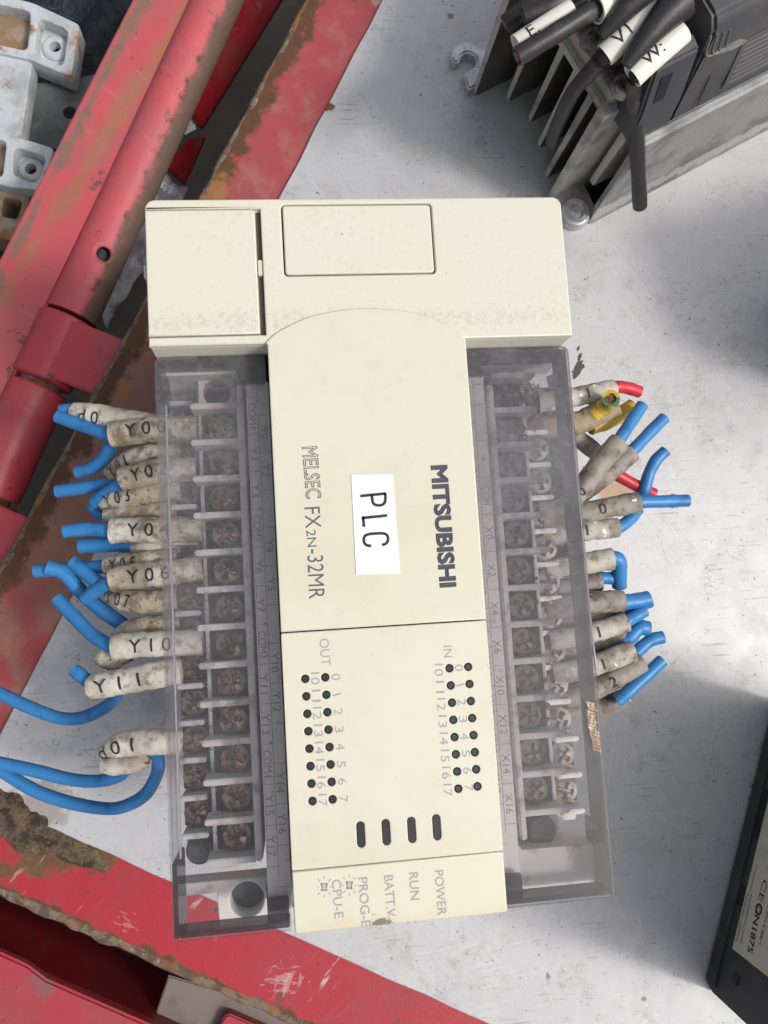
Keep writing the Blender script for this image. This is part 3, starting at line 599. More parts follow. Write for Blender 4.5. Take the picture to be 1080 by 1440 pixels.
gpl = thing('grey_bracket_plate', 'shadowed grey metal plate with a small notch behind the bracket', 'plate', (0, 0, 0))
GP = mat('dark_grey_metal', (.18, .19, .20), .5, .2, layers=[dict(col=(.09, .095, .10), scale=.05, lo=.45, hi=.7), specks()], bump=[(.3, .2, 5)])
hc_ = P(98, 158, -55); link('plate_surface', plate([rpoly([(30, 116), (80, 116), (150, 100), (120, 215), (10, 200)], 1.5, -55), circle(hc_.x, hc_.y, 2.6)], -58, -55, .3), GP, gpl)
DARKC = mat('oily_dark_scrap', (.010, .013, .019), .55, layers=[dict(col=(.018, .032, .055), scale=.03, lo=.5, hi=.7), dict(col=(.10, .065, .035), scale=.12, detail=7, lo=.62, hi=.72, op=.8), dict(col=(.30, .28, .25), scale=.35, detail=3, lo=.72, hi=.76, op=.6)], bump=[(.1, 2.5, 6), (.4, .8, 5)])
bm = bmesh.new(); a0, a1 = P(-260, -160, -75), P(330, 460, -75); nn = 70
vs = [[bm.verts.new((a0.x + (a1.x - a0.x) * i / nn, a0.y + (a1.y - a0.y) * j / nn, -88 + 9 * mnoise.fractal(Vector((i * .16, j * .16, 2)), 1.0, 2.0, 4))) for j in range(nn + 1)] for i in range(nn + 1)]
for i in range(nn):
    for j in range(nn): bm.faces.new((vs[i][j], vs[i + 1][j], vs[i + 1][j + 1], vs[i][j + 1]))
o = link('dark_scrap', finish(bm, angle=60), DARKC); tag(o, 'dark oily scrap heaped under the grey bracket', 'scrap', None, 'stuff')

# ------------------------------------------------------------------ top-right: motor drive with heatsink fins
ALU = mat('dusty_aluminium', (.52, .50, .465), .55, .35, layers=[
    dict(col=(.22, .20, .175), scale=.09, detail=8, lo=.47, hi=.70, op=.8, rough=.8), dict(col=(.62, .54, .52), scale=.3, detail=5, lo=.66, hi=.74, op=.7), specks(m=(.1, .35, .5))], bump=[(.4, .25, 6)])
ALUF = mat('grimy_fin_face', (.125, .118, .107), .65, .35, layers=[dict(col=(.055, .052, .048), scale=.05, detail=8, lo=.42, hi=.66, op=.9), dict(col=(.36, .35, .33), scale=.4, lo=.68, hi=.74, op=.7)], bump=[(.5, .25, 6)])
ALUW = mat('cast_side_wall', (.42, .415, .405), .6, .3, layers=[
    dict(col=(.17, .165, .16), scale=.05, detail=8, lo=.42, hi=.65, op=.8), dict(col=(.60, .60, .59), scale=.22, detail=7, lo=.60, hi=.72, op=.75, band=(0, 0, 1, 7, 9), amp=1.0), specks()], bump=[(.3, .4, 6)])
ALUB = mat('bright_scraped_lug', (.50, .50, .50), .38, .55, layers=[dict(col=(.72, .73, .75), scale=.18, lo=.48, hi=.65), dict(col=(.28, .22, .17), scale=.25, lo=.6, hi=.75)], bump=[(.5, .25, 5)])
HOUS = mat('dark_grey_housing', (.055, .056, .061), .5, layers=[dict(col=(.085, .082, .08), scale=.04, detail=8, lo=.45, hi=.7, op=.8), dict(col=(.22, .21, .20), scale=.5, detail=7, lo=.68, hi=.75, op=.6, mask=(.04, .45, .6)), specks(col=(.3, .29, .27), op=.5)], bump=[(.9, .06, 5)])
HOUSL = mat('housing_label', (.075, .076, .08), .4)
DTH = rad(26.7)
drive = thing('motor_drive', 'dark grey motor drive with dusty aluminium heatsink fins and cut cables', 'drive', (129.5, 184.6, 0), DTH)
def fin(b, a0, z0, t=1.1, top=50, ln=118):
    bm = bmesh.new(); ztip = 3.0
    poly = [(a0 + 1.2, z0), (a0, z0 + 1.2), (a0, top), (a0 + ln, top), (a0 + ln, z0)]
    # (a, z) profile extruded along b; thicker towards its root at the top
    lo = [bm.verts.new((p[0], b - t * (.75 + .45 * p[1] / 50), p[1])) for p in poly]; hi = [bm.verts.new((p[0], b + t * (.75 + .45 * p[1] / 50), p[1])) for p in poly]
    bm.faces.new(lo); bm.faces.new(hi[::-1])
    for i in range(len(poly)): bm.faces.new((lo[i], lo[(i + 1) % len(poly)], hi[(i + 1) % len(poly)], hi[i]))
    bmesh.ops.recalc_face_normals(bm, faces=bm.faces)
    bmesh.ops.bevel(bm, geom=bm.edges[:], offset=.3, segments=1, affect='EDGES', clamp_overlap=True)
    return finish(bm)
fm = {}
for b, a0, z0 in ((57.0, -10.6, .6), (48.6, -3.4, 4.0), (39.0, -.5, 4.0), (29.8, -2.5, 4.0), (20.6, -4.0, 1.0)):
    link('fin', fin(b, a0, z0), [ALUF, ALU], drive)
for o_ in drive.children:                           # end edges: catching the light is painted in with brighter metal
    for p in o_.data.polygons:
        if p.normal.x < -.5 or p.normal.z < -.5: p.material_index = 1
link('leg_wall', fin(13.2, -7.0, 0.2, 1.6), ALU, drive)
link('inner_rib', fin(8.6, 3.0, 10.0, 1.3, 46), ALU, drive)
bm = bmesh.new(); add_box(bm, -4.4, 120, 14.0, 60, 50.1, 54.5, .4); link('heatsink_base', finish(bm), ALU, drive)
bm = bmesh.new(); add_box(bm, -6.0, -3.9, 11.6, 46, 47.2, 50.4, .5); link('end_bar', finish(bm), ALU, drive)
bm = bmesh.new(); add_prism(bm, [(1.2, 0), (2.4, -.6), (130, -.6), (130, 2.6), (3.2, 2.6)], .1, 45, .9, 3)
for v in bm.verts:                                  # slight draft towards the top
    v.co.y += v.co.z * .035
link('side_wall', finish(bm), ALUW, drive)
bm = bmesh.new(); add_prism(bm, [(-5.5, 13), (-6.8, 8)] + [(-2 + 5.6 * math.cos(rad(t)), 5 + 5.6 * math.sin(rad(t))) for t in range(160, 321, 16)] + [(4.5, 0.2), (6, 13)], .1, 3.4, .5, 2)
link('mounting_foot', finish(bm), ALU, drive)
bm = bmesh.new(); add_lathe(bm, [(2.3, 3.2), (2.7, 4.3), (4.2, 4.4), (4.8, 4.0), (5.0, 3.2)], (-2.2, 4.6, 0), 30, cap=False); add_lathe(bm, [(2.2, 3.3), (2.2, 3.6)], (-2.2, 4.6, 0), 20); link('screw_eye', finish(bm, angle=30), ALUB, drive)
bm = bmesh.new(); add_box(bm, 5, 120, 3.0, 11.5, .2, 1.0); link('channel_shade', finish(bm), BLACK, drive)  # black strip put in for the shade inside the channel
# slotted lug at the far fin
lug = [(-12, 57.5), (-12, 61), (-11.0, 63.5), (-12.4, 64.2), (-16.2, 63.5)]
bm = bmesh.new()
arc = [(-7.6 + 3.2 * math.cos(rad(t)), 67.0 + 3.2 * math.sin(rad(t))) for t in range(250, 19, -22)]
outer = [(-12.5, 57.8), (-11.5, 61.0)] + [(-8.4, 62.8)] + arc + [(-6.5, 71.5), (-9.5, 72.5), (-12.5, 71)] 
pp = [(-12.6, 57.6), (-4.0, 58.0), (6, 58.2), (6, 66), (0, 71), (-5, 73.2), (-8.6, 73.0), (-11.6, 70.5), (-12.2, 68.6), (-10.4, 67.6), (-8.6, 69.2), (-6.2, 69.4), (-4.6, 67.6), (-4.8, 65.4), (-6.6, 64.0), (-9.6, 63.6), (-12.4, 62.8)]
pp = [(p.x, p.y) for p in smooth_path([(x, y, 0) for x, y in pp], 3)][:-1]; add_prism(bm, pp, .15, 4.0, .7, 2); link('slotted_lug', finish(bm, angle=50), ALUB, drive)
# housing: bevelled dark plastic cover over the heatsink, with a terminal recess at the near end
bm = bmesh.new(); prof = [(3.4, 45.3), (5.2, 56), (9.5, 73), (12.5, 76), (60, 78), (60, 54.8), (14, 54.8), (14, 45.3)]
lo = [bm.verts.new((12 + (0 if z < 60 else 3), b, z)) for b, z in prof]; hi = [bm.verts.new((130, b, z)) for b, z in prof]
bm.faces.new(lo); bm.faces.new(hi[::-1])
for i in range(len(prof)): bm.faces.new((lo[i], lo[(i + 1) % 8], hi[(i + 1) % 8], hi[i]))
bmesh.ops.recalc_face_normals(bm, faces=bm.faces)
bmesh.ops.bevel(bm, geom=bm.edges[:], offset=.9, segments=2, affect='EDGES', clamp_overlap=True)
hou = link('housing', finish(bm), HOUS, drive)
bm = bmesh.new(); prof = [(3.2, 45.3), (5.0, 56), (9.0, 70), (13.5, 71), (13.5, 45.3)]
lo = [bm.verts.new((-3.2 + z * .02, b, z)) for b, z in prof]; hi = [bm.verts.new((12.2, b, z)) for b, z in prof]
bm.faces.new(lo); bm.faces.new(hi[::-1])
for i in range(5): bm.faces.new((lo[i], lo[(i + 1) % 5], hi[(i + 1) % 5], hi[i]))
bmesh.ops.recalc_face_normals(bm, faces=bm.faces); bmesh.ops.bevel(bm, geom=bm.edges[:], offset=.7, segments=2, affect='EDGES', clamp_overlap=True)
link('housing_cheek', finish(bm), HOUS, drive)
bm = bmesh.new(); add_box(bm, -3.0, 14, 14.0, 60, 54.6, 57.5, .5); 
for b in (20, 29.5, 39, 48.5): add_box(bm, -2.0, 14, b - .8, b + .8, 57.4, 66, .4)
link('terminal_shelf', finish(bm), HOUS, drive)
def on_side(a, t):                                  # a point on the housing's sloping side, t 0..1 up the slope
    return Vector((a, 5.2 + (9.5 - 5.2) * t - .06, 56 + 17 * t))
def side_patch(bm, a0, a1, t0, t1, th):
    n = Vector((0, -17, 4.3)).normalized()
    vs = [on_side(a0, t0), on_side(a1, t0), on_side(a1, t1), on_side(a0, t1)]
    lo = [bm.verts.new(v) for v in vs]; hi = [bm.verts.new(v + n * th) for v in vs]
    bm.faces.new(hi); bm.faces.new(lo[::-1])
    for i in range(4): bm.faces.new((lo[i], lo[(i + 1) % 4], hi[(i + 1) % 4], hi[i]))
bm = bmesh.new(); side_patch(bm, 1.0, 4.6, .15, .62, .12); link('latch_slot', finish(bm), BLACK, drive)
bm = bmesh.new(); side_patch(bm, 28, 70, -.35, .55, .25); lab = link('rating_label', finish(bm), HOUSL, drive)
LBL = mat('faded_print', (.17, .17, .17), .6)
bm = bmesh.new()
for k in range(8): side_patch(bm, 29.5, 48 - (k % 3) * 4, -.28 + k * .1, -.25 + k * .1, .32)
link('fine_print', finish(bm), LBL, lab)
bm = bmesh.new()
for k in range(4): 
    add_tube(bm, smooth_path([on_side(14 + k * 2.2, .98 - k * .02), on_side(14.5 + k * 2.4, .70 - k * .03), on_side(17 + k * 2.4, .58 - k * .03), on_side(26 + k * 1.2, .62 - k * .04)], 5), .35, 6)
link('moulded_rib', finish(bm, angle=60), mat('scuffed_rib', (.16, .155, .15), .6), drive)
bm = bmesh.new(); side_patch(bm, 20.0, 20.6, -.45, .12, .05); link('cover_seam', finish(bm), BLACK, drive)
for (px, py) in ((835, 52), (878, 118)):
    q = P(px, py, 60) - Vector((129.5, 184.6, 0)); q = Matrix.Rotation(-DTH, 3, 'Z') @ q
    bm = bmesh.new(); add_lathe(bm, [(3.1, 57.4), (3.1, 60), (2.6, 60.4), (1.7, 60.4), (1.5, 59)], (q.x, q.y, 0), 26); link('terminal_screw', finish(bm, angle=30), SCREWR, drive)

# unseen block added past the right edge to cast a soft shadow here
shadow_block = thing('black_case', 'added black block out of view past the right edge, there to cast a soft shadow', 'module', (213, 118, 0), rad(12))
bm = bmesh.new(); add_box(bm, 0, 60, 0, 44, .1, 88, 1.2, 3); link('case', finish(bm), HOUS, shadow_block)
bm = bmesh.new()
for k in range(6): add_box(bm, -1.2, .2, 3 + k * 7, 6.5 + k * 7, 2, 80, .4)
o = link('cooling_rib', finish(bm), HOUS, shadow_block); o['kind'] = 'stuff'
# power cables: each cut cable with its marker sleeve is a thing
def make_tube(name, pts, r, m, root, n=14, flat=1.0, sub=8, rough=0.0, inner=0.0, seed=0.0, cap=True):
    bm = bmesh.new(); path = smooth_path(pts, sub); add_tube(bm, path, r, n, flat=flat, rough=rough, inner=inner, seed=seed, cap=cap)
    return link(name, finish(bm, angle=50), m, root, world=True)
def core_at(root, p, d, r, m=COPPER, ln=1.0):
    d = d.normalized(); bm = bmesh.new(); add_tube(bm, [p - d * 1.5, p, p + d * ln], r, 10, rough=.1); return link('copper_core', finish(bm), m, root, world=True)
def wrap_text(name, s, path, r, start, cap, m, root, flat=1.0, lift=.10, bold=.0, length=None, rot=False, off=0.0):
    """print a word along the top of a tube; start = mm from the path's first point"""
    vs, fs, w = glyphs(s, bold); sx = (length / w) if length else cap
    cum = [0.0]
    for a, b in zip(path, path[1:]): cum.append(cum[-1] + (b - a).length)
    fl = bmesh.new(); fv = [fl.verts.new((v.x, v.y, 0)) for v in vs]
    for f in fs:
        try: fl.faces.new([fv[i] for i in f])
        except ValueError: pass
    for k in range(-2, 9): bmesh.ops.bisect_plane(fl, geom=fl.verts[:] + fl.edges[:] + fl.faces[:], plane_co=(0, k * .143, 0), plane_no=(0, 1, 0))
    for k in range(1, 26): bmesh.ops.bisect_plane(fl, geom=fl.verts[:] + fl.edges[:] + fl.faces[:], plane_co=(w * k / 26, 0, 0), plane_no=(1, 0, 0))
    fl.verts.index_update(); vs = [v.co.copy() for v in fl.verts]; fs = [[v.index for v in f.verts] for f in fl.faces]; fl.free()
    bm = bmesh.new(); bv = []
    for v in vs:
        x, y = v.x * sx, (v.y - .5) * cap
        if rot: x, y = (v.y - .5) * cap + w * .0, (w * .5 - v.x) * cap
        d = min(max(start + x, 0), cum[-1] - 1e-4); i = 0
        while i < len(cum) - 2 and cum[i + 1] < d: i += 1
        f = (d - cum[i]) / max(cum[i + 1] - cum[i], 1e-6); c = path[i].lerp(path[i + 1], f); t, sd, up = frame_at(path, i)
        a = max(min((y + off) / r, 1.4), -1.4)
        bv.append(bm.verts.new(c + sd * math.sin(a) * (r + lift) + up * math.cos(a) * (r * flat + lift)))
    for f in fs:
        try: bm.faces.new([bv[i] for i in f])
        except ValueError: pass
    bmesh.ops.scale(bm, vec=(MM,) * 3, verts=bm.verts); me = bpy.data.meshes.new('lettering'); bm.to_mesh(me); bm.free()
    return link(name, me, m, root, world=True)
def PP(l): return [P(*q) for q in l]
def cable(label, pts, r, marker=None, text=None, boot=None, mr=None):
    pts = PP(pts); root = thing('power_cable', label, 'cable', (pts[0].x, pts[0].y, pts[0].z), 0, 'cut power cables on the motor drive')
    make_tube('insulation', pts, lambda t: r * (1 + .03 * math.sin(t * 23)), BLACKW, root, 18, inner=.8)
    pth = smooth_path(pts); core_at(root, pth[0], pth[0] - pth[1], r * .62, ln=.1)
    if marker:
        mp_ = PP(marker); mr = mr or r * 1.28; s = make_tube('marker_sleeve', mp_, mr, MARKW, root, 20, inner=.86)
        if text: wrap_text('lettering', text, smooth_path(mp_), mr, 3.2 if len(text) < 3 else 2.4, 3.3, INKB, s.parent, off=.2)
    if boot: make_tube('boot', PP(boot[0]), boot[1], BLACKW, root, 18)
    return root
cable('black cut cable with orange copper end above the white E marker', [(736, 24, 66), (775, 8, 68), (830, -22, 70), (900, -60, 72)], 2.45)
cable('black cut cable hugging the outermost heatsink fin at the top edge', [(710, 34, 58), (738, 14, 60), (770, -12, 62), (830, -50, 64)], 2.3)
cable('black cut cable with copper end lying along the white E marker', [(727, 80, 69), (770, 54, 71), (815, 26, 72), (838, 12, 72), (880, -14, 72)], 2.35, [(838, 14, 72.4), (880, -8, 72.4), (915, -28, 72)], None, mr=3.4)
cable('black cable half hidden under a white sleeve marked E', [(728, 64, 63), (760, 42, 65), (800, 16, 67), (850, -15, 69)], 2.1, [(726, 64, 66), (760, 42, 67.5), (803, 14, 69)], 'E.', mr=2.7)
cable('black cable bending down from the white sleeve marked V1', [(777, 200, 24), (783, 178, 33), (806, 130, 50), (838, 92, 63), (852, 76, 68), (905, 26, 73)], 2.15, [(850, 78, 68), (880, 50, 71), (925, 8, 74)], 'V1', ([(845, 50, 71), (878, 14, 75), (910, -22, 78)], lambda t: 1.6 + 2.4 * t), mr=3.0)
cable('black cable hanging straight down from the white sleeve marked W', [(900, 290, 24), (898, 250, 34), (895, 190, 47), (892, 130, 60), (897, 104, 67), (940, 62, 72)], 2.2, [(889, 108, 68), (912, 86, 70), (960, 44, 73)], 'W:', ([(880, 92, 71), (905, 58, 74), (932, 26, 76), (956, 2, 77)], lambda t: 1.6 + 3.2 * t), mr=3.1)

# ------------------------------------------------------------------ bottom-right: black module standing on its base, label on its side
MODB = mat('black_module_plastic', (.030, .031, .034), .5, layers=[dict(col=(.055, .054, .055), scale=.05, detail=8, lo=.45, hi=.7, op=.8), dict(col=(.16, .155, .15), scale=.8, lo=.72, hi=.76, op=.6)], bump=[(.8, .06, 5)])
LABEL = mat('cream_paper_label', (.58, .545, .43), .5, layers=[dict(col=(.34, .31, .23), scale=.08, lo=.45, hi=.7, op=.6)])
m0, m1 = P(990, 1385, 0), P(1080, 1018, 0); md = m1 - m0; mth_ = math.atan2(md.y, md.x)
mod = thing('black_case', 'black electrical module with a cream approval label at the lower right', 'module', m0, mth_)
ML, MH = md.length + 8, 104
def WL(px, py):                                     # photo pixel -> (x, z) on the module's labelled wall
    d = RC.transposed() @ Vector(((px - 540) / CF, -(py - 720) / CF, -1.0)); nrm = Vector((-math.sin(mth_), math.cos(mth_), 0)); o0 = Vector((m0.x, m0.y, 0))
    q = CPOS + d * ((o0 - CPOS).dot(nrm) / d.dot(nrm)) - o0; return (q.dot(Vector((math.cos(mth_), math.sin(mth_), 0))), q.z)
bm = bmesh.new(); add_box(bm, 0, ML, -80, 0, .1, MH, 1.2, 3); link('case', finish(bm), MODB, mod)
# the labelled wall is the plane y=0, u runs along x, height is z
def wall(bm, x0, x1, z0, z1, th, y=0.0): add_box(bm, x0, x1, y - .3, y + th, z0, z1, min(.12, th * .4), 1)
bm = bmesh.new(); wall(bm, 2, ML - 2, 1.2, 6.2, .7); link('base_ledge', finish(bm), MODB, mod)
bm = bmesh.new()
for x0, x1 in ((27, 33), (47, 62)): wall(bm, x0, x1, 6.4, 9.4, .06)
link('vent_slot', finish(bm), BLACK, mod)
bm = bmesh.new(); wall(bm, 7.0, 9.4, 13.2, 16.2, .5); link('moulded_letter', finish(bm), BLACK, mod)
bm = bmesh.new()
for k in range(9): add_box(bm, -1.0, .2, -6 - k * 7.6, -2 - k * 7.6, .2, 70, .5)
link('cooling_rib', finish(bm), MODB, mod)
lx0 = 16.2
bm = bmesh.new(); lq = WL(1030, 1334); wall(bm, lq[0], ML - 3, lq[1], 80, .10); lb = link('approval_label', finish(bm), LABEL, mod)
bm = bmesh.new(); w = Vector
def wtext(s, x, z, cap, length, bold=.02): add_text(bm, s, (x, .16, z), (-1, 0, 0), (0, 0, 1), cap, length, bold)
WY = .16
def wtext2(s, a, b, cap, bold=.0):
    x0, z0 = WL(*a); x1, z1 = WL(*b); L = math.hypot(x1 - x0, z1 - z0); dx, dz = (x1 - x0) / L, (z1 - z0) / L
    add_text(bm, s, (x0, WY, z0), (dx, 0, dz), (dz, 0, -dx), cap, L, bold)
wtext2('CE', (1077, 1238), (1070, 1268), 2.6); wtext2('N1875', (1065.5, 1288), (1055, 1340), 2.6, .02)
lg = WL(1067.5, 1279)
add_lathe(bm, [(1.0, 0), (1.7, 0)], (0, 0, 0), 20, mat=Matrix.Translation((lg[0], WY, lg[1])) @ Matrix.Rotation(rad(90), 4, 'X'), cap=False)
wtext2('C', (1068, 1275), (1067, 1283), 1.6)
link('lettering', finish(bm, False), INKB, lb)
bm = bmesh.new()
wtext2('INDUSTRIAL CONTROL', (1052, 1256), (1036, 1326), 1.0); wtext2('EQUIPMENT LISTED', (1057, 1259), (1042, 1328), 1.0)
wtext2('AC3PH 0.75kW', (1083, 1268), (1069, 1330), 1.3); wtext2('1.5A', (1075, 1302), (1070, 1322), 1.3)
q0, q1 = WL(1065, 1215), WL(1056, 1255); add_box(bm, min(q0[0], q1[0]), max(q0[0], q1[0]), WY - .02, WY, q0[1] - .12, q0[1] + .12)
link('fine_print', finish(bm, False), INKD, lb)
# ------------------------------------------------------------------ the controller
ZF, ZH, ZC = 87.0, 86.6, 80.0
HY, YM, YS, YB = 118.3, 58.33, 12.37, 0.7
FX0, FX1 = 24.18, 66.22
plc = thing('programmable_controller', 'cream programmable controller with smoky terminal covers standing upright on the sheet', 'controller', (0, 0, 0))
COVER = add_mix_cover('smoky_cover', (.92, .908, .912), (.335, .332, .35), .045, dust=.05, streak=(.6, 3.2))
COVERR = add_mix_cover('dusty_smoky_cover', (.835, .825, .835), (.26, .258, .29), .10, dust=.12, streak=(.3, 2.3))
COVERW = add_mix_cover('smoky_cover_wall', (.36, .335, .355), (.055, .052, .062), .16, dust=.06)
GLINT_SCRATCH = mat('pale_glint_scratch', (.52, .50, .52), .4)  # pale colour painted in for cover edges catching light, and for scratches
bm = bmesh.new()
add_box(bm, 24.6, 65.8, 4, 117, 60.2, 79, .4); add_box(bm, 19.5, 72.5, 4, 149, 0.2, 60, .8); add_box(bm, 3, 89, 14, 149.6, .1, 46, 1.5); add_box(bm, 5.5, 87, HY + 4, 149.5, 46, 60, .8)
link('base_body', finish(bm), BODY, plc)
# header block over the end of the controller
bm = bmesh.new(); add_prism(bm, rounded(.25, 89.75, HY, 149.75, 2.0, 5, (1, 1, 0, 0)), 60, 85.2, .1); link('header_block', finish(bm), CREAMH, plc)
DX1 = 24.0
def px2(pts, z): return [(v.x, v.y) for v in (P(a, b, z) for a, b in pts)]
mc = px2([(397, 387), (611.5, 386), (608, 286), (397, 287)], ZH)
mx0, mx1, my0, my1 = sum(p[0] for p in (mc[0], mc[3])) / 2, sum(p[0] for p in (mc[1], mc[2])) / 2, sum(p[1] for p in mc[:2]) / 2, sum(p[1] for p in mc[2:]) / 2
dr = px2([(206, 471), (362, 471), (361, 289), (204, 289)], ZH); dx1 = (dr[1][0] + dr[2][0]) / 2; dy0 = (dr[0][1] + dr[1][1]) / 2; dy1 = min((dr[2][1] + dr[3][1]) / 2, 147.6)
ho = rounded(0, 90, HY, 150, 2.0, 6, (1, 1, 0, 0))
# outline with the port door's notch on the left edge
notch = [(-.01, dy0 - .3), (dx1 + 1.25, dy0 - .3), (dx1 + 1.25, dy1 + .3), (-.01, dy1 + .3)]
out = []
for p in ho: out.append(p)
ix = max(i for i, p in enumerate(out) if p[0] < .01 and p[1] > dy1)
out = out[:ix + 1] + notch[::-1] + out[ix + 1:]
link('header_top', plate([out, rounded(mx0, mx1, my0, my1, .9, 4)], 85.0, ZH, .35, 2), CREAMH, plc)
link('port_door', plate([rounded(0.0, dx1, dy0, dy1, .8, 4, (1, 0, 0, 0))], 85.3, ZH + .15, .3, 2), CREAMH, plc)
link('memory_cover', plate([rounded(mx0 + .33, mx1 - .33, my0 + .33, my1 - .33, .7, 4)], 85.3, ZH + .05, .3, 2), CREAMH, plc)
bm = bmesh.new(); add_box(bm, dx1 + .1, dx1 + 1.2, dy0, dy1, 85.21, 85.25); add_box(bm, mx0 + .02, mx1 - .02, my0 + .02, my1 - .02, 85.21, 85.26)
link('groove_shadow_gap', finish(bm), mat('groove_shade', (.10, .075, .055), .8), plc)  # brown strips put in for the shade down the grooves
bm = bmesh.new(); add_prism(bm, rounded(-.9, .3, 133.5, 136.6, .5, 3), 80, 85.0, .3); link('door_hinge', finish(bm), CREAM, plc)
bm = bmesh.new(); add_box(bm, dx1 + .15, dx1 + 1.1, 133.2, 136.6, 85.2, 86.3, .15); link('door_latch', finish(bm), CREAM, plc)
# central panels: the upper one runs into the header with an arched end
ar = px2([(655, 476), (640, 462), (612, 448), (575, 438), (540, 434), (505, 433), (470, 437), (435, 445), (405, 458), (385, 470), (373, 482)], ZF)
arch = smooth_path([(x, y, 0) for x, y in ar], 4); arch = [(p.x, p.y) for p in arch if p.y > HY - .5]
up = [(FX0, YM + .12), (FX1, YM + .12), (FX1, HY - .5)] + arch + [(FX0, HY - .5)]
link('upper_panel', plate([up], 80.0, ZF, .3, 2), CREAM, plc)
dots = []
for i in range(8):
    t = i / 7
    for (a, b) in (((429, 954.6), (439.2, 1126.6)), ((457.2, 952.5), (467.6, 1124.2)), ((632, 939.7), (644.5, 1109.2)), ((658.3, 937.8), (671.4, 1105.9))):
        dots.append(P(a[0] + (b[0] - a[0]) * t, a[1] + (b[1] - a[1]) * t, ZF))
slots = [P(507.4, 1173.8, ZF), P(543, 1170.4, ZF), P(579, 1167.2, ZF), P(614.2, 1163.5, ZF)]
sl_ = [rounded(c.x - .82, c.x + .82, c.y - 2.5, c.y + 2.5, .8, 5) for c in slots]
link('indicator_panel', plate([rounded(FX0, FX1, YS + .08, YM - .12, .3, 2)] + [circle(c.x, c.y, .83, 18) for c in dots] + sl_, 80.0, ZF - .02, .18, 1), CREAM, plc)
link('end_cap', plate([rounded(FX0, FX1, YB, YS - .08, .6, 3, (0, 0, 1, 1))], 79.0, ZF - .05, .3, 2), CREAML, plc)
bm = bmesh.new(); add_lathe(bm, [(.80, -1.0), (.80, -.30), (.55, -.12)], (0, 0, 0), 16); lens = finish(bm)
for c in dots: link('indicator_light', lens, LED, plc, (c.x, c.y, ZF))
bm = bmesh.new(); add_prism(bm, rounded(-.78, .78, -2.46, 2.46, .76, 4), -1.0, -.22, .1); slens = finish(bm)
for c in slots: link('status_light', slens, LED, plc, (c.x, c.y, ZF))
# print on the panels
Zt = ZF + .012
def letter(parent, m, items, z=Zt):
    bm = bmesh.new()
    for it in items: text_px(bm, it[0], it[1], it[2], it[3], z, **(it[4] if len(it) > 4 else {}))
    return link('lettering', finish(bm, False), m, parent)
letter(plc, INKD, [('MITSUBISHI', (618, 654), (631, 826), 23), ('MITSUBISHI', (618, 654), (631, 826), 23, dict(outline=.05))])
letter(plc, INKD, [('MELSEC', (436, 628), (442, 701), 22, dict(outline=.022)), ('FX', (439.5, 713), (441.5, 742.5), 23), ('2N', (437.5, 745), (439.5, 769), 14), ('-32MR', (443.5, 772), (446.5, 842), 23.5)])
num = []
for i in range(8):
    t = i / 7; L2 = lambda a, b: (a[0] + (b[0] - a[0]) * t, a[1] + (b[1] - a[1]) * t)
    for s, a, b, h in ((f'1{i}', (443.8, 954), (454, 1125), 8.6), (f'{i}', (473, 952), (483.4, 1123.6), 4.6), (f'1{i}', (617.6, 942), (630, 1111), 8.6), (f'{i}', (646, 939), (659.8, 1107.7), 4.6)):
        c = L2(a, b); hh = h * (.22 if s == '1' else 1); num.append((s, (c[0] - .25, c[1] - hh), (c[0] + .25, c[1] + hh), 12.5))
letter(plc, INKG, num + [('OUT', (456, 898), (459, 936), 14), ('IN', (629.5, 908), (631, 924.5), 12.5),
    ('POWER', (617.5, 1224), (622.5, 1287), 13), ('RUN', (582, 1227), (584.5, 1265.5), 13), ('BATT.V', (546.8, 1231), (551, 1289), 13), ('PROG-E', (510.6, 1234), (515.5, 1303), 13), ('CPU-E', (473.5, 1237), (477.5, 1291), 13)])
bm = bmesh.new()
for cx, cy in ((456, 1247.5), (491.5, 1245)):
    for seg in ([(-5, -5), (5, -5)], [(-5, 5), (5, 5)], [(-5, -3), (5, -3)], [(-4, 3), (4, 3)], [(-4, 0), (4, 0)], [(-4, -5), (-2.5, 5)], [(4, -5), (2.5, 5)], [(0, -11), (0, -15)], [(0, 11), (0, 15)], [(-6, -8), (-9, -11)], [(6, -8), (9, -11)], [(-6, 8), (-9, 11)], [(6, 8), (9, 11)], [(-8, 0), (-10, 0)], [(8, 0), (10, 0)]):
        q = [P(cx + a, cy + b, Zt) for a, b in seg]; add_stroke(bm, [(v.x, v.y) for v in q], .17, Zt)
link('lamp_symbol', finish(bm, False), INKG, plc)
stk = px2([(500.5, 808), (562.5, 806), (552, 666.5), (493.5, 667.5)], ZF)
bm = bmesh.new(); add_prism(bm, stk, ZF + .005, ZF + .16, .05, 1)
sticker = link('name_sticker', finish(bm), STICK, plc)
bm = bmesh.new(); Zs = ZF + .17
def pstroke(pts, w=.60):
    q = smooth_path([P(a, b, Zs) for a, b in pts], 5) if len(pts) > 2 else [P(a, b, Zs) for a, b in pts]; add_stroke(bm, [(v.x, v.y) for v in q], w, Zs)
pstroke([(506.5, 697.5), (542.5, 694)]); pstroke([(541.6, 693), (542, 700), (541, 706.5), (537, 710), (531, 710.5), (525.5, 708.5), (523.5, 703), (523, 696)])
pstroke([(508.5, 728.5), (544.5, 724.8)]); pstroke([(510.4, 726), (511.8, 741)])
pstroke([(537, 766), (542, 765), (545.5, 760), (545, 754), (541, 750.5), (532, 750), (520, 751), (513.5, 753.5), (511.5, 759), (513.5, 765), (518.5, 767.5), (522, 767)])
link('lettering', finish(bm, False), INKB, sticker)

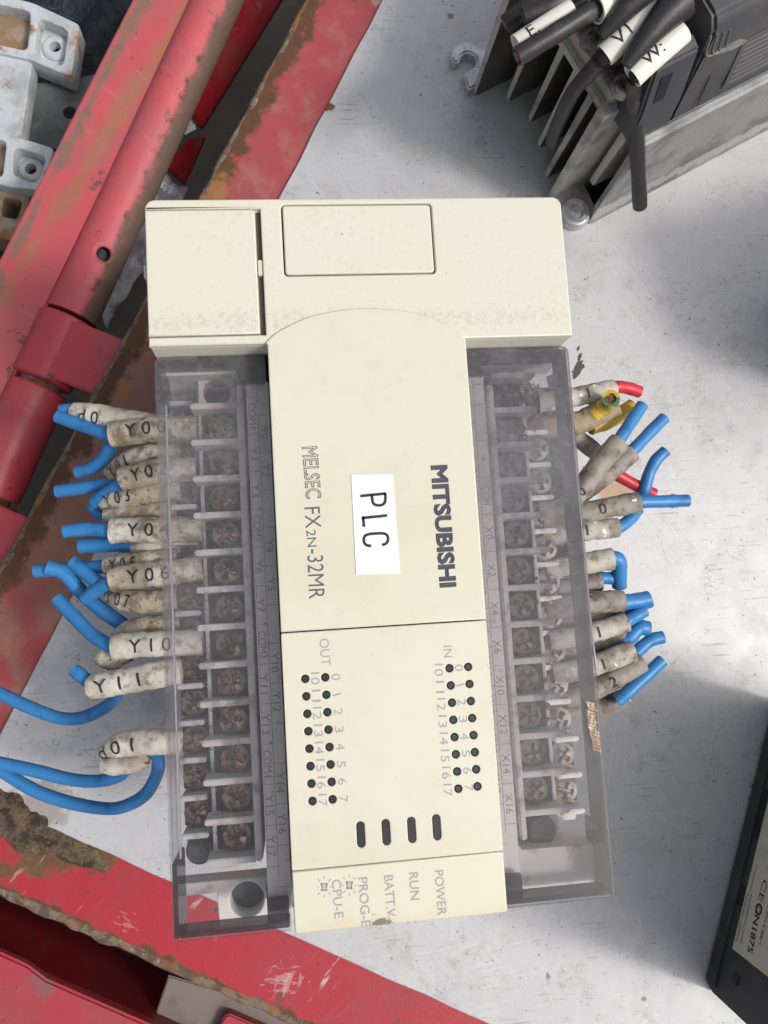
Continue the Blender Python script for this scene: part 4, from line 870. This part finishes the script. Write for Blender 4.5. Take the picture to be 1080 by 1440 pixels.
# ------------------------------------------------------------------ terminal blocks
SC_N = 28
def screw_mesh(r=3.05, seed=0):
    bm = bmesh.new(); rings = []; radii = [0, .35, .7, 1.05, 1.4, 1.8, 2.2, 2.7, r, r, r - .25]
    for j, q in enumerate(radii):
        ring = []
        for k in range(SC_N):
            a = 2 * math.pi * k / SC_N; x, y = q * math.cos(a), q * math.sin(a)
            z = 1.9 - .55 * (q / r) ** 2
            if q < 2.0 and (abs(x) < .42 or abs(y) < .42): z -= .95
            if j == 9: z = .5
            if j == 10: z = .1
            ring.append(bm.verts.new((x, y, z)))
        rings.append(ring)
    for A, B in zip(rings[1:], rings[2:]):
        for k in range(SC_N): bm.faces.new((A[k], A[(k + 1) % SC_N], B[(k + 1) % SC_N], B[k]))
    bm.faces.new(rings[1]); 
    for v in rings[0]: bm.verts.remove(v)
    return finish(bm, angle=30)
scr = {SCREW: screw_mesh(), SCREWR: screw_mesh()}
bm = bmesh.new(); add_box(bm, -3.0, 3.0, -2.85, 2.85, 0, .9, .25); add_box(bm, -3.05, -2.2, -2.85, 2.85, .8, 1.7, .2); clampm = finish(bm)
def place_screw(parent, x, y, z, m, rz):
    o = link('clamp_plate', clampm, CLAMP, parent, (x, y, z), (0, 0, 0 if x < 45 else math.pi))
    s = link('terminal_screw', scr[m], m, parent, (x, y, z + .9), (rad(random.uniform(-3, 3)), rad(random.uniform(-3, 3)), rz))
def terminal_block(left):
    M = (lambda x: x) if left else (lambda x: 91.9 - x)
    def bx(bm, x0, x1, y0, y1, z0, z1, bev=.25): a, b = sorted((M(x0), M(x1))); add_box(bm, a, b, y0, y1, z0, z1, bev)
    ytop, ybot = (118.2, 9.0) if left else (116.2, 8.2)
    tb = bmesh.new()
    bx(tb, -.2, 6.6, ybot, ytop, 40, 54.6); bx(tb, 6.62, 16.2, ybot, ytop, 40, 62.6)
    body = link('terminal_block', finish(tb), TBODY, plc)
    ys_in = [105.5 - 8.28 * i for i in range(12)] if left else [102.1 + 8.34 * (1 - i) for i in range(12)]
    ys_out = [92 + 8.21 * (2 - i) for i in range(12)] if left else [24.2 + 8.3 * (9 - i) for i in range(11)]
    sp = bmesh.new(); bx(sp, 16.22, 17.75, ybot + 1, ytop - 4, 40, 70.5, .3); link('spine_wall', finish(sp), TBODY, body)
    for i, y in enumerate(ys_in):                    # pockets, screws, barriers of the inner row
        b = bmesh.new(); bx(b, 7.6, 16.1, y - 3.3, y + 3.3, 62.5, 63.0, .1); link('pocket', finish(b), TDARK, body)
        if left or 0 < i < 12: place_screw(body, M(12.25) + random.uniform(-.15, .15), y, 63.0, SCREW if left else SCREWR, random.uniform(0, 3))
    for y in [ys_in[0] + 4.15] + [y - 4.15 for y in ys_in]:
        b = bmesh.new(); x0 = 5.7 + random.uniform(-.1, .1)
        a, c = sorted((M(x0), M(16.22))); rr = .68
        add_prism(b, rounded(a, c, y - rr, y + rr, .6, 3, (0, 1, 1, 0) if left else (1, 0, 0, 1)), 62.4, 69.6, .2); link('barrier', finish(b), TBODY, body)
    for i, y in enumerate(ys_out):
        hole = left and i == 11 and False
        b = bmesh.new(); bx(b, .2, 6.0, y - 3.2, y + 3.2, 54.5, 55.0, .1); link('pocket', finish(b), TDARK, body)
        place_screw(body, M(2.85), y, 55.0, SCREW if left else SCREWR, random.uniform(0, 3))
    for y in [ys_out[0] + 4.1] + [y - 4.1 for y in ys_out]:
        b = bmesh.new(); bx(b, -.3, 5.6, y - .6, y + .6, 54.4, 61.6 if left or y < 32 else 58.0, .25); link('barrier', finish(b), TBODY, body)
    # label strip with printed cells
    ZL = 76.0; s0, s1, s2 = [P(x, 560, ZL).x if left else 91.9 - P(x, 560, ZL).x for x in ((346.5, 362, 378) if left else (681.5, 666, 655))]
    st = bmesh.new(); yt = P(360, 537, ZL).y; yb_ = 1.5 if left else 3.0
    bx(st, s0, s2, yb_, yt, 64, ZL, .2); strip = link('label_strip', finish(st), STRIP, plc)
    ln = bmesh.new()
    def cellx(x, w, y0, y1): a, c = sorted((M(x - w / 2), M(x + w / 2))); add_box(ln, a, c, y0, y1, ZL, ZL + .02)
    cellx(s1, .14, ys_in[-1] - 6, yt - 1)
    yy = ys_in[0] + 5.5
    for i in range(13):
        y = (ys_in[0] + 4.15) - 8.28 * i if left else (ys_in[0] + 4.15) - 8.34 * i
        a, c = sorted((M(s0 + .2), M(s1))); add_box(ln, a, c, y - .06, y + .06, ZL, ZL + .02)
        a, c = sorted((M(s1), M(s2))); add_box(ln, a, c, y - 4.2, y - 4.08, ZL, ZL + .02)
    if left: cellx(s0 + .35, .12, ys_in[-1] - 3, yt - 2)
    link('printed_grid', finish(ln, False), INKG, strip)
    tx = bmesh.new()
    la = ['COM1', 'Y1', 'Y3', 'COM2', 'Y6', 'Y7', 'COM3', 'Y11', 'Y13', 'COM4', 'Y15', 'Y17'] if left else ['L', '', '+', 'COM', 'X0', 'X2', 'X4', 'X6', 'X10', 'X12', 'X14', 'X16']
    lb_ = ['Y0', 'Y2', '.', 'Y4', 'Y5', '.', 'Y10', 'Y12', '.', 'Y14', 'Y16', ''] if left else ['N', '.', '24+', 'X1', 'X3', 'X5', 'X7', 'X11', 'X13', 'X15', 'X17', '']
    for i, (p, q) in enumerate(zip(la, lb_)):
        y = ys_in[i]
        for s, x, yy in ((p, (s0 + s1) / 2, y), (q, s1 + 1.25, y - 3.9)):
            if not s: continue
            w = {1: 1.2, 2: 2.9, 3: 4.2, 4: 5.6}[len(s)] if s != '.' else .5
            add_text(tx, s, (M(x), yy + w / 2, ZL + .03), (0, -1, 0), (1, 0, 0), 1.75 if s != '.' else 4, w)
    link('lettering', finish(tx, False), INKG, strip)
    return body, M, bx, ys_in, ys_out
tl, ML_, bxl, yil, yol = terminal_block(True)
tr_, MR_, bxr, yir, yor = terminal_block(False)
# ends of the left block: end bar, screw well, slot, and the mounting tab with its hole
bm = bmesh.new(); q = P(280, 521, 72); add_box(bm, -.2, 16.5, q.y - .95, q.y + .95, 46, 72, .3); link('end_bar', finish(bm), TPALE, tl)
def well(parent, px, py, z, r, m=TPALE, sq=True):
    c = P(px, py, z)
    if sq: link('screw_well', plate([rounded(c.x - r - 1.0, c.x + r + 1.0, c.y - r - .6, c.y + r + .6, .5, 2), circle(c.x, c.y, r, 24)], z - 6, z, .2), m, parent)
    b = bmesh.new(); add_lathe(b, [(r + .1, -4.2), (r + .1, -4.0)], (c.x, c.y, z), 24); link('well_bottom', finish(b), mat('well_dark_%d' % px, (.05, .055, .055), .6), parent)
well(tl, 305, 552, 67, 3.2)
bm = bmesh.new(); c = P(255, 547, 55); add_box(bm, c.x - 3, c.x + 2.6, c.y - 1.0, c.y + 1.0, 54.5, 55.0, .2); link('end_slot', finish(bm), LED, tl)
c = P(280, 1195, 58)
b = bmesh.new(); add_lathe(b, [(3.1, 0), (3.1, 4.0), (2.7, 4.4), (1.2, 4.0)], (c.x + .2, c.y, 54.5), 24); link('rubber_plug', finish(b, angle=30), mat('dark_rubber', (.05, .052, .056), .6, bump=[(.6, .3, 4)]), tl)
bm = bmesh.new()
q = px2([(250, 1262), (252, 1243), (380, 1231), (410, 1228), (412, 1262), (383, 1272), (383, 1299), (309, 1306), (305, 1256)], 64)
hcx = P(347.5, 1265, 64)
link('mounting_tab', plate([q, circle(hcx.x, hcx.y, 3.75, 28)], 58, 64, .35), TPALE, plc)
bm = bmesh.new(); add_lathe(bm, [(3.9, 0), (3.9, 2.0)], (hcx.x, hcx.y, 55.9), 24); link('mounting_hole', finish(bm), mat('green_black_hole', (.03, .04, .038), .5), plc)
bm = bmesh.new(); add_box(bm, 18.2, 24.1, -.2, 4.6, 60, 70, .3); link('hinge_block', finish(bm), LED, plc)
for bx_ in ((66.4, 71.0, -.4, 5.0, 60, 70), (66.4, 69.4, HY - 7.6, HY - 1, 60, 72), (18.6, 24.1, HY - 6.6, HY - 1.2, 60, 71), (69, 88, HY - .4, HY - .05, 62, 79), (9, 24.0, HY - .4, HY - .05, 62, 79)):
    bm = bmesh.new(); add_box(bm, *bx_, .1); link('recess_shade', finish(bm), LED, plc)  # dark sheets and blocks put in for shade under the header and at ends
# ends of the right block: end bar, cover of dried dirt, pale end piece
bm = bmesh.new(); q0, q1 = P(681, 506, 72), P(789, 500, 72); add_box(bm, q0.x, q1.x, q0.y - .6, q0.y + 1.0, 60, 72, .3); link('end_bar', finish(bm), TPALE, tr_)
q = px2([(718, 1180), (736, 1195), (852, 1184), (858, 1251), (734, 1264), (716, 1262)], 71)
link('end_piece', plate([q], 60, 71, .35), TPALE, plc)
c = P(760, 1166, 66); b = bmesh.new(); add_lathe(b, [(3.3, 0), (3.3, 5), (2.9, 5.4), (1, 5.1)], (c.x, c.y, 62.0), 24); link('rubber_plug', finish(b, angle=30), bpy.data.materials['dark_rubber'], tr_)
c = P(815, 1172, 54); b = bmesh.new(); add_box(b, c.x - 3, c.x + 2.5, c.y - 1, c.y + .8, 54.5, 55.0, .2); link('end_slot', finish(b), LED, tr_)
# dry grit that has collected on the right block and a little on the left
bm = bmesh.new(); rg = random.Random(3)
def grain(x, y, z, s):
    b = bmesh.new(); bmesh.ops.create_icosphere(b, subdivisions=1, radius=s)
    for v in b.verts: v.co = Vector((x, y, z)) + v.co * rg.uniform(.6, 1.25)
    merge(bm, b)
for k in range(620):
    y = rg.uniform(26, 116); u = rg.random()
    if rg.random() < .35: y = rg.uniform(100, 116)
    x = rg.uniform(74.5, 84) if rg.random() < .45 else rg.uniform(84, 91.5)
    grain(x, y, (63.2 if x < 85 else 55.2) + rg.uniform(0, 1.2) * (1.6 if rg.random() < .3 else .5), rg.choice((.25, .35, .5, .8)) * rg.uniform(.7, 1.2))
for k in range(160):
    x = rg.uniform(0, 16); grain(x, rg.uniform(12, 112), (63.2 if x > 6.6 else 55.2), rg.choice((.2, .3, .45)) * rg.uniform(.7, 1.2))
o = link('terminal_grit', finish(bm, angle=20), GRIT, plc); o['kind'] = 'stuff'
# lumps of caked mud in the right block's outer row
MUD = mat('caked_mud', (.17, .13, .10), .95, layers=[dict(col=(.08, .06, .05), scale=.25, lo=.45, hi=.6), dict(col=(.34, .30, .26), scale=.4, lo=.6, hi=.7)], bump=[(.8, .8, 6)])
bm = bmesh.new()
for (x, y, rx, ry, z) in ((88, 104, 4, 6, 55), (80, 110.5, 5, 3.2, 63), (80, 103.5, 4, 3, 63), (87.5, 84, 4.2, 8, 54.5), (88.5, 66, 3.5, 8, 54.5), (88, 48, 4, 9, 54.5), (87, 35, 3.6, 6, 54.5)):
    b = bmesh.new(); bmesh.ops.create_icosphere(b, subdivisions=4, radius=1)
    for v in b.verts:
        q = 1 + .45 * mnoise.fractal(v.co * 2.2 + Vector((x, y, 0)), 1, 2, 3); v.co = Vector((x + v.co.x * rx * q, y + v.co.y * ry * q, z + v.co.z * 3.0 * q))
    merge(bm, b)
b = bmesh.new(); add_box(b, 92.2, 97.6, 33, 116.5, 44, 50, .5); bmesh.ops.subdivide_edges(b, edges=b.edges[:], cuts=3, use_grid_fill=True)
for v in b.verts: v.co += Vector((mnoise.noise(v.co * .4), 0, mnoise.noise(v.co * .5))) * .8
merge(bm, b)
o = link('caked_mud', finish(bm, angle=70), MUD, plc); o['kind'] = 'stuff'

# ------------------------------------------------------------------ smoky hinged covers
def cover(left):
    cq = [P(a, b, ZC) for a, b in ((215, 499), (243, 1326), (799, 486), (868, 1264))]
    x0, x1 = ((cq[0].x + cq[1].x) / 2, 23.4) if left else ((cq[2].x + cq[3].x) / 2, 67.0)
    s = 1 if left else -1; y0, y1 = (cq[1].y + cq[3].y) / 2, min((cq[0].y + cq[2].y) / 2, HY - .15); T = 1.3; cm = COVER if left else COVERR
    def bx(bm, a, b, c, d, e, f, bev=.2): a, b = sorted((a, b)); add_box(bm, a, b, c, d, e, f, bev)
    bm = bmesh.new(); a, b = sorted((x0, x1))
    add_prism(bm, rounded(a, b, y0, y1, 1.6, 5, (0, 1, 1, 0) if left else (1, 0, 0, 1)), ZC - T, ZC, .35, 2)
    cv = link('terminal_cover', finish(bm), cm, plc)
    ye0, ye1 = (13.5, 108.5) if left else (12.5, -99)
    w = bmesh.new(); zt = ZC - T - .03
    bx(w, x0 + .25 * s, x0 + 1.25 * s, y0 + .3, ye0, 67, zt)
    if left:
        bx(w, x0 + .25 * s, x0 + 1.25 * s, ye1, y1 - .3, 67, zt)
        lp = bmesh.new(); bx(lp, x0 + .25 * s, x0 + 1.25 * s, ye0 + .1, ye1 - .1, 75.6, zt); link('cover_lip', finish(lp), cm, cv)
    else: bx(w, x0 + .25 * s, x0 + 1.25 * s, ye0 + .1, y1 - .3, 71.0, zt)
    bx(w, x0 + 1.3 * s, x1 - .3 * s, y0 + .3, y0 + 1.3, 73, zt); bx(w, x0 + 1.3 * s, x1 - .3 * s, y1 - 1.3, y1 - .3, 70, zt)
    bx(w, x1 - .3 * s - 4.4 * s, x1 - .35 * s, y0 + 1.35, y0 + 6.2, zt - 1.6, zt); bx(w, x1 - 4.7 * s, x1 - .35 * s, y1 - 6, y1 - 1.4, zt - 1.6, zt)
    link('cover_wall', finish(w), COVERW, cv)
    f = bmesh.new()
    if left: bx(f, x0 + 1.4 * s, x0 + 1.75 * s, ye0, ye1, 75.0, 76.2, .1)  # highlight of the left edge built as a pale bar
    else:
        pts = [(808 - 15, 543), (803, 553), (808, 640), (816, 720), (824, 800), (831, 880), (838, 935)]
        add_tube(f, smooth_path([P(x, y, 78.3) for x, y in pts], 5), lambda t: .22 + .09 * mnoise.noise(Vector((t * 30, 0, 0))), 6)
        for pts in ([(789, 767), (796, 763), (818, 762)], [(792, 812), (806, 810), (826, 809)]): add_tube(f, smooth_path([P(x, y, 75.2) for x, y in pts], 4), .26, 6)
    link('glint_scratch', finish(f), GLINT_SCRATCH, cv)
    return cv
cvl, cvr = cover(True), cover(False)
# light torn film seen under the right cover, and the rust smear on its edge
bm = bmesh.new()
for pl in ([(777, 626), (800, 634), (803, 662), (779, 658)], [(775, 706), (790, 698), (806, 702), (808, 707)], [(768, 530), (786, 522), (785, 545), (772, 546)]):
    add_prism(bm, px2(pl[::-1], 74), 73.9, 74.05)
link('torn_film', finish(bm), mat('grey_film', (.60, .61, .62), .5), cvr)
bm = bmesh.new(); rs = random.Random(8)
for k in range(16):
    y = 985 + k * 4.4; x = 824 + rs.uniform(-2, 2) + k * .5; q = px2([(x, y), (x + rs.uniform(12, 14), y + 4), (x + rs.uniform(12, 14), y + 7.8), (x + 1, y + 3.9)], ZC + .05); add_prism(bm, q[::-1], ZC + .01, ZC + .04)
link('rust_smear', finish(bm), mat('ochre_rust_smear', (.29, .21, .14), .7, layers=[dict(col=(.62, .50, .36), scale=.5, lo=.5, hi=.6, stretch=(3, .5, 1), rotz=20)]), cvr)

# ------------------------------------------------------------------ wires: each cut lead with its number sleeve is a thing
GL, GRR = 'cut leads on the left terminal row', 'cut leads on the right terminal row'
def lead(label, sleeve=None, text=None, wires=(), sm=None, sr=2.7, wr=1.62, group=GL, tstart=1.0, cap=3.1, flat=.88, taper=0.0, core=True, rot=False, toff=0.0, tlen=None):
    """sleeve / wires: photo pixels with heights; sleeve runs left to right"""
    base = PP(sleeve or wires[0][1]); c = base[len(base) // 2]
    root = thing('wire_lead', label, 'wire', (c.x, c.y, min(p.z for p in base) - 2), 0, group)
    if sleeve:
        sp_ = PP(sleeve); n = len(sp_)
        rf = (lambda t: sr * (1 - taper * max(0, .35 - t) / .35)) if taper > 0 else (lambda t: sr * (1 + taper * max(0, t - .65) / .35))
        o = make_tube('number_sleeve', sp_, rf, sm, root, 20, flat, 10, rough=.10, inner=.84, seed=random.uniform(0, 50))
        if text: wrap_text('lettering', ' '.join(text), smooth_path(sp_, 10), sr * 1.03, tstart, cap, INKS, root, flat, lift=.16, rot=rot, off=toff, length=tlen)
    for m, w in wires:
        pts = PP(w); make_tube('insulation', pts, lambda t: wr * (1 + .025 * math.sin(t * 17 + wr)), m, root, 16, 1.0, 9, inner=.62, rough=.03)
        if core and m is not NAVY:
            pth = smooth_path(pts, 9); core_at(root, pth[-1] - (pth[-1] - pth[-2]).normalized() * .75, pth[-1] - pth[-2], wr * .5, ln=.15)
    return root
B = BLUE
lead('blue lead in the topmost left sleeve, pale and marked d0', [(104, 578, 53), (130, 583, 55), (170, 591, 57), (222, 600, 58), (255, 603, 58)], 'd0', [(B, [(112, 579, 53), (98, 577, 52.5), (86, 578, 52)])], SLEEVEC, 2.9, tstart=3.6, taper=.25, tlen=5.2, toff=-1.0)
lead('brown-stained sleeve marked Y00 with two blue leads spreading left', [(158, 611, 60), (180, 608, 61), (225, 603, 62), (278, 602, 62)], 'Y00', [(B, [(170, 612, 59), (152, 611, 58.5), (118, 599, 56), (81, 586, 54)]), (B, [(164, 607, 57), (158, 622, 56), (146, 644, 53), (128, 659, 50.5), (109, 664, 49)])], SLEEVE, 3.0, tstart=4.2, tlen=9.2)
lead('blue lead from the slanting sleeve marked Y01 below the Y00 sleeve', [(155, 668, 52), (172, 655, 54), (192, 644, 56), (225, 637, 57), (255, 636, 57)], 'Y01', [(B, [(168, 671, 52), (150, 680, 51.5), (118, 686, 50), (80, 691, 48.5)])], SLEEVE, 2.7, tstart=1.6, tlen=5.8, taper=.2)
lead('short blue lead curling from the stained sleeve just under the Y01 sleeve', [(172, 675, 60), (195, 669, 61), (230, 661, 62), (276, 660, 62)], 'Y02', [(B, [(182, 672, 59), (168, 682, 57.5), (148, 695, 55), (133, 707, 53)])], SLEEVE, 2.9, tstart=3.2, tlen=8.2)
lead('stubby blue lead from the pointed sleeve marked Y03', [(143, 711, 54), (160, 703, 55.5), (190, 696, 57), (225, 690, 57.5), (255, 688, 57.5)], 'Y03', [(B, [(156, 722, 51), (143, 724, 50.5), (134, 716, 50), (130, 707, 50)])], SLEEVE, 2.75, tstart=2.6, tlen=6.2, taper=.55)
lead('crumpled unmarked sleeve wedged between the Y03 and Y04 sleeves', [(148, 727, 55), (175, 725, 56), (205, 723, 57), (250, 720, 57)], None, [], SLEEVE, 2.6, taper=.25)
lead('straight blue lead from the brownest sleeve marked Y04', [(158, 746, 60), (185, 746, 61), (230, 745, 62), (285, 744, 62)], 'Y04', [(B, [(170, 747, 60), (152, 746, 59.5), (124, 744, 58), (91, 747, 57)])], SLEEVE, 3.05, tstart=4.6, tlen=9.4)
lead('blue lead with open cut end in a clean white sleeve below the Y04 sleeve', [(186, 772, 54), (205, 770, 55.5), (230, 768, 56), (255, 767, 56)], None, [(B, [(200, 770, 54), (180, 767, 53), (150, 766, 52.5), (112, 768, 52)])], SLEEVEC, 2.2, wr=1.8, taper=.4)
lead('long horizontal blue lead from the sleeve marked Y05', [(148, 797, 56), (170, 794, 57), (200, 791, 58), (250, 788, 58)], 'Y05', [(B, [(160, 796, 55), (142, 797, 54.5), (100, 800, 52), (50, 803, 50)])], SLEEVE, 2.7, tstart=2.2, tlen=6.2, taper=.3)
lead('forked blue lead from the stained sleeve marked Y06', [(158, 815, 60.5), (185, 811, 61.5), (230, 806, 62), (286, 799, 62)], 'Y06', [(B, [(168, 815, 60), (152, 820, 59), (136, 829, 57), (120, 842, 55)]), (B, [(148, 824, 57), (136, 818, 56.5), (120, 805, 55.5), (102, 790, 54.5)])], SLEEVE, 2.95, tstart=4.4, tlen=9.2)
lead('pointed tan sleeve marked Y07 beneath the Y06 sleeve', [(150, 838, 54), (172, 843, 56), (200, 846, 57), (250, 842, 57)], 'Y07', [], SLEEVE, 2.75, tstart=1.9, tlen=5.6, taper=.5)
lead('blue lead rising far left from the mottled sleeve behind the Y10 sleeve', [(164, 898, 53), (180, 889, 55), (205, 883, 56.5), (255, 879, 57)], None, [(B, [(190, 889, 52), (172, 878, 51.5), (140, 855, 51), (112, 830, 51), (90, 806, 51.5), (66, 798, 52)])], SLEEVE, 2.7, wr=1.8, taper=.35)
lead('curved blue lead from the sleeve marked Y10', [(161, 911, 60), (185, 908, 61), (230, 905, 61.5), (286, 903, 61.5)], 'Y10', [(B, [(172, 911, 59.5), (155, 908, 58.5), (130, 893, 56), (105, 868, 53.5), (80, 842, 52)])], SLEEVEC, 2.9, tstart=4.4, tlen=9.0)
lead('small bent sleeve with a dark lead under the Y10 sleeve', [(142, 921, 53), (152, 928, 53.5), (165, 926, 54), (180, 918, 55)], None, [(NAVY, [(163, 924, 52), (160, 936, 50), (163, 950, 48)])], SLEEVE, 2.2, core=False)
lead('tan sleeve marked Y11 with one short blue lead and one looping to the left edge', [(128, 967, 57), (150, 962, 58.5), (180, 957, 60), (225, 948, 61), (255, 944, 61)], 'Y11', [(B, [(142, 965, 56.5), (126, 959, 56), (114, 950, 55.5), (104, 942, 55)]), (B, [(170, 962, 53), (160, 984, 47), (142, 998, 43), (112, 1010, 40), (82, 1009, 38), (40, 994, 37), (0, 975, 36), (-60, 945, 36)])], SLEEVEC, 3.0, tstart=2.6, tlen=10.5, taper=.1)
lead('isolated pointed sleeve marked d01, lowest on the left, with two long blue loops', [(142, 1056, 55), (156, 1052, 57), (175, 1046, 59), (205, 1043, 60.5), (235, 1044, 61), (255, 1044, 61)], 'd01', [(B, [(150, 1074, 47), (172, 1077, 46), (180, 1078, 44), (168, 1090, 40), (140, 1098, 38), (100, 1096, 36), (50, 1084, 35), (0, 1073, 34), (-60, 1062, 34)]), (B, [(212, 1052, 54), (222, 1070, 49), (220, 1090, 44), (205, 1116, 39), (180, 1132, 36), (150, 1137, 34), (100, 1129, 33), (50, 1112, 32), (0, 1082, 31), (-60, 1040, 31)])], SLEEVEC, 2.85, tstart=2.2, tlen=8.8, taper=.6)
lead('short pale sleeve stub tucked under the d01 sleeve', [(146, 1076, 50), (160, 1077, 51), (184, 1073, 52), (205, 1064, 54)], None, [], SLEEVEC, 2.3, taper=.2)
G = SLEEVEG; LG = SLEEVEL
lead('red lead from the topmost grey sleeve on the right', [(758, 566, 57), (790, 562, 58), (815, 557, 58), (840, 552, 57), (862, 547, 56)], '1', [(RED, [(850, 548, 55), (866, 544, 55), (884, 546, 54), (899, 551, 53)])], LG, 2.52, group=GRR, tstart=11.6, cap=2.6)
lead('green and yellow earth lead turned up in a brown stained sleeve', [(758, 602, 55), (790, 598, 56), (820, 592, 56.5), (845, 578, 58), (866, 567, 59)], None, [(YELGRN, [(836, 584, 58), (848, 574, 59.5), (857, 566, 62), (859, 560, 65)]), (YELGRN, [(830, 600, 52), (850, 594, 51.5), (872, 583, 51), (890, 572, 51)])], mat('brown_burnt_sleeve', (.36, .28, .19), .7, layers=[dict(col=(.07, .045, .025), scale=.16, lo=.5, hi=.62)], bump=[(.6, .3, 5)]), 3.0, wr=2.2, group=GRR)
lead('red lead coming from under the crossed grey sleeves', [(758, 609, 53), (790, 605, 54), (815, 618, 53), (840, 638, 51), (856, 650, 50)], None, [(RED, [(840, 650, 48), (868, 668, 47), (895, 683, 46), (920, 695, 45.5)])], G, 2.29, group=GRR)
lead('blue lead from the foremost slanting brown sleeve on the right', [(758, 719, 57), (790, 715, 58), (815, 690, 59), (840, 657, 60), (871, 621, 60)], '0', [(B, [(858, 634, 58.5), (873, 615, 58), (888, 592, 57), (903, 570, 56)])], G, 2.65, group=GRR, tstart=10.9, cap=2.6)
lead('blue lead from the sleeve behind the slanting brown one', [(773, 704, 54), (805, 700, 55), (830, 683, 55), (860, 660, 55), (888, 636, 55)], None, [(B, [(876, 645, 54), (891, 632, 54), (912, 610, 53.5), (934, 588, 53)])], G, 2.65, group=GRR)
lead('short curved blue lead rising beside the lower red lead', None, None, [(B, [(888, 715, 46), (903, 698, 47), (912, 668, 48), (922, 648, 49), (936, 634, 49.5)])], None, group=GRR)
lead('straight blue lead reaching furthest right from a brown sleeve marked 0', [(763, 732, 56), (795, 728, 57), (825, 720, 58), (860, 713, 58.5), (898, 706, 58.5)], '0', [(B, [(884, 709, 58), (900, 706, 57.8), (935, 705, 57), (967, 704, 56)])], G, 2.57, group=GRR, tstart=13.7, cap=2.8)
lead('blue lead curving up from the pale sleeve marked 1', [(763, 754, 55), (795, 750, 56), (825, 746, 56.5), (850, 744, 56.5), (869, 742, 56.5)], '1', [(B, [(856, 744, 55.5), (871, 741, 55), (886, 730, 54), (897, 716, 53)])], LG, 2.52, group=GRR, tstart=10.4, cap=2.7)
lead('blue lead bent sharply down from a plain pale sleeve', [(763, 802, 55), (795, 798, 56), (825, 793, 56.5), (845, 788, 56.5), (861, 786, 56.5)], None, [(B, [(850, 787, 56), (864, 785, 56), (871, 791, 55.5), (871, 805, 54), (871, 825, 52)])], LG, 2.7, wr=1.9, group=GRR)
lead('stub of blue lead behind the sharply bent one', [(768, 830, 53), (800, 826, 54), (820, 822, 54), (832, 820, 54), (845, 818, 54)], None, [(B, [(834, 817, 53), (846, 813, 53), (857, 813, 52.5), (868, 813, 52)])], G, 2.29, group=GRR, wr=1.6)
lead('blue lead pointing right from a brown sleeve with a white scrape', [(768, 857, 56), (800, 853, 57), (830, 848, 57.5), (855, 846, 57.5), (876, 846, 57.5)], None, [(B, [(862, 848, 57), (878, 847, 57), (895, 845, 56.5), (911, 842, 56)])], G, 2.74, group=GRR, wr=2.0)
lead('blue lead under the brown scraped sleeve on the right', [(773, 877, 53), (805, 873, 54), (835, 868, 54), (860, 862, 54), (878, 858, 54)], None, [(B, [(868, 864, 53), (884, 857, 53), (900, 851, 52.5), (914, 846, 52)])], G, 2.29, group=GRR)
lead('blue lead from a pale grey sleeve marked 1 with white paint', [(773, 900, 57), (805, 896, 58), (835, 889, 58.5), (860, 882, 58.5), (881, 875, 58.5)], '1', [(B, [(868, 880, 58), (882, 873, 57.5), (894, 866, 57), (906, 859, 56.5)])], LG, 2.43, group=GRR, tstart=11.4, cap=2.7)
lead('blue lead turned up behind the lowest pale sleeve', [(778, 919, 53), (810, 915, 54), (840, 908, 54), (865, 900, 54), (886, 890, 54)], None, [(B, [(872, 905, 54.5), (886, 895, 55), (899, 883, 55), (912, 884, 55)])], G, 2.6, wr=1.9, group=GRR)
lead('lowest pale scraped sleeve on the right', [(778, 947, 57), (810, 943, 58), (840, 934, 58.5), (865, 925, 58.5), (890, 915, 58.5)], '1', [], LG, 2.57, group=GRR, tstart=11.6, cap=2.7)
lead('blue lead above the lowest brown sleeve marked 2', [(780, 982, 54), (812, 978, 55), (845, 964, 55.5), (875, 948, 56), (903, 932, 56)], '2', [(B, [(888, 925, 55), (900, 912, 55), (916, 900, 55), (932, 896, 55)])], G, 2.65, group=GRR, tstart=13.9, cap=2.7)
lead('lowest blue lead on the right, slanting up from a short brown sleeve', [(783, 1004, 51), (815, 1000, 52), (840, 995, 52), (862, 988, 52), (884, 980, 52)], None, [(B, [(868, 986, 56), (882, 974, 56.5), (905, 953, 56.5), (931, 929, 56)])], G, 2.39, group=GRR)

# torn flakes in the sheet's film, right of the controller
bm = bmesh.new()
for c, k in (((812, 520), 2.4), ((815, 502), 1.0), ((813, 490), .7)):
    q = FP(*c, 0); n = 26; add_prism(bm, [(q.x + k * .55 * math.cos(t * 2 * math.pi / n) * (1 + 1.1 * mnoise.noise(Vector((t * 2.3, k, 0)))), q.y + k * 1.5 * math.sin(t * 2 * math.pi / n) * (1 + .4 * mnoise.noise(Vector((t * 1.7, 0, k))))) for t in range(n)], .01, .05)
o = link('torn_patch', finish(bm, False), FLAKE); o.rotation_euler = (0, 0, TH); tag(o, kind='structure')
